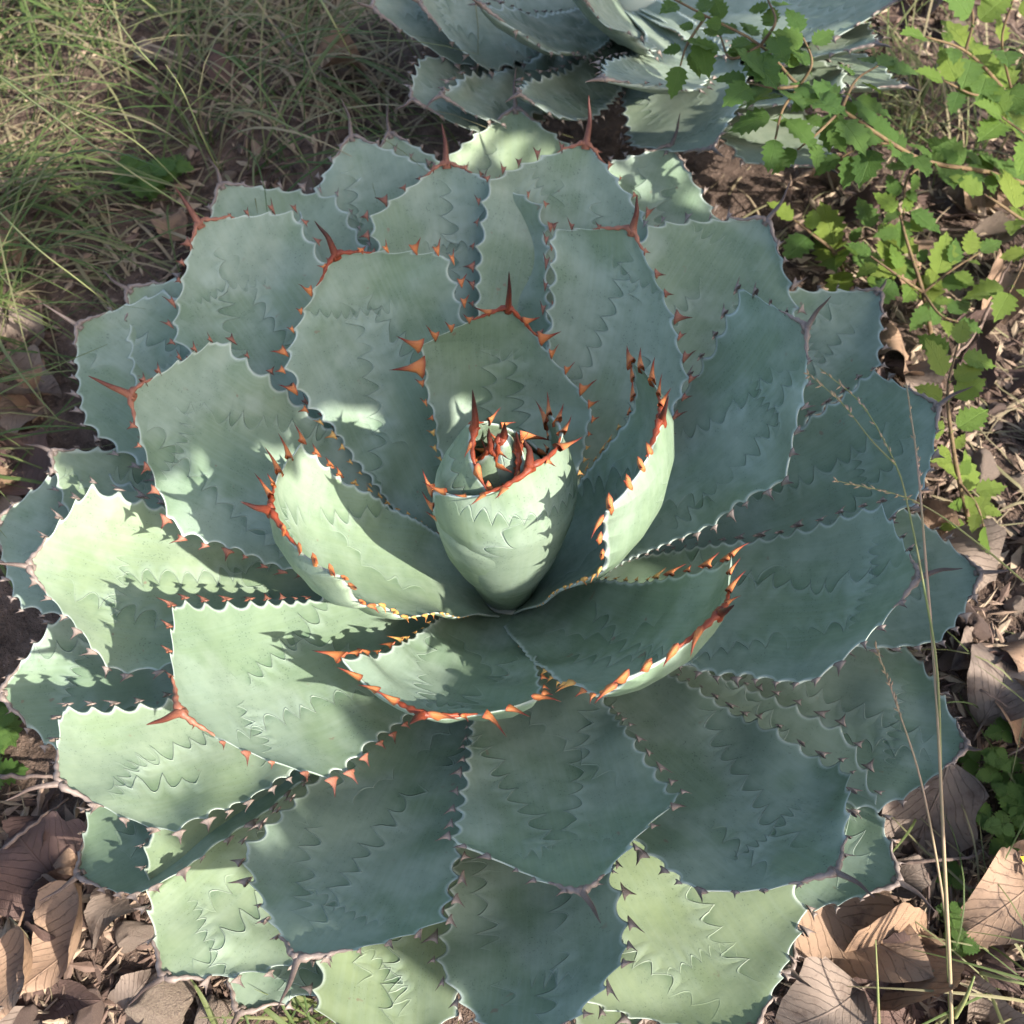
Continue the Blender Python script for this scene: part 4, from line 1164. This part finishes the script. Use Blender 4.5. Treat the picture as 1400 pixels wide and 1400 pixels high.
L2 = np.array([uv(seen(p)) for p in LIT]); S2 = np.array([uv(seen(p)) for p in SHD])
HD = np.array([math.cos(R(SUN_AZ)), math.sin(R(SUN_AZ)), 0.0])
tree = empty('added_shade_tree', tuple(HD * 1.9 + UA * 1.05))
tag(tree, 'unseen broad leaved tree added to shade the agave, its crown gaps shaped for the sunlit patches', 'tree')
toff = np.array(tree.location)
r = np.random.default_rng(77)
g = Geo()
allp = np.vstack([L2, S2]); lo = allp.min(0) - .25; hi = allp.max(0) + .25
cnt = 0
tl_v, tl_f, tl_m = [], [], []
N_CROWN = 10000
while cnt < N_CROWN:  # leaves go only over spots to be shaded, leaving shaped gaps for sun
    q = r.uniform(lo, hi)
    dl = np.sort(np.linalg.norm(L2 - q, axis=1)); ds = np.sort(np.linalg.norm(S2 - q, axis=1))
    score = ds[0] - dl[0]                      # positive where the light comes through
    if score > -.022 + r.normal() * .006: 
        cnt += .25
        continue
    c = SUNV * r.uniform(1.0, 1.5) + UA * q[0] + VA * q[1]
    s = r.uniform(.022, .040); n = r.normal(size=3) + SUNV * .9; n /= np.linalg.norm(n)
    a = np.cross(n, r.normal(size=3)); a /= np.linalg.norm(a); b = np.cross(n, a)
    g.add([c - a * s, c - a * s * .3 + b * s * .5, c + a * s * .5 + b * s * .42, c + a * s * 1.1, c + a * s * .5 - b * s * .42, c - a * s * .3 - b * s * .5],
          [(0, 1, 2, 3), (0, 3, 4, 5)])
    cnt += 1
g.v = [tuple(np.array(p) - toff) for p in g.v]
crown = g.build('crown', M_TREE, tree)
vattr(crown.data, 'metric', np.zeros((len(g.v), 3)))
g = Geo()
top = HD * 1.35 + UA * .75 + np.array([0, 0, 1.35])
trunk = smoothpath([toff, toff + [-.05, .03, .5], toff + [-.25, .06, .95], top, top + HD * -.2 + UA * -.12 + np.array([0, 0, .2])], 18)
g.tube(trunk - toff, np.linspace(.075, .018, 18), 10)
for k3 in range(9):
    a = trunk[int(r.integers(9, 18))]
    q = S2[int(r.integers(len(S2)))]
    e = SUNV * r.uniform(1.1, 1.5) + UA * q[0] + VA * q[1]
    g.tube(smoothpath([a, (a + e) / 2 + r.normal(size=3) * .06, e], 10) - toff, np.linspace(.007, .002, 10), 6)
g.build('trunk', M_BARK, tree)
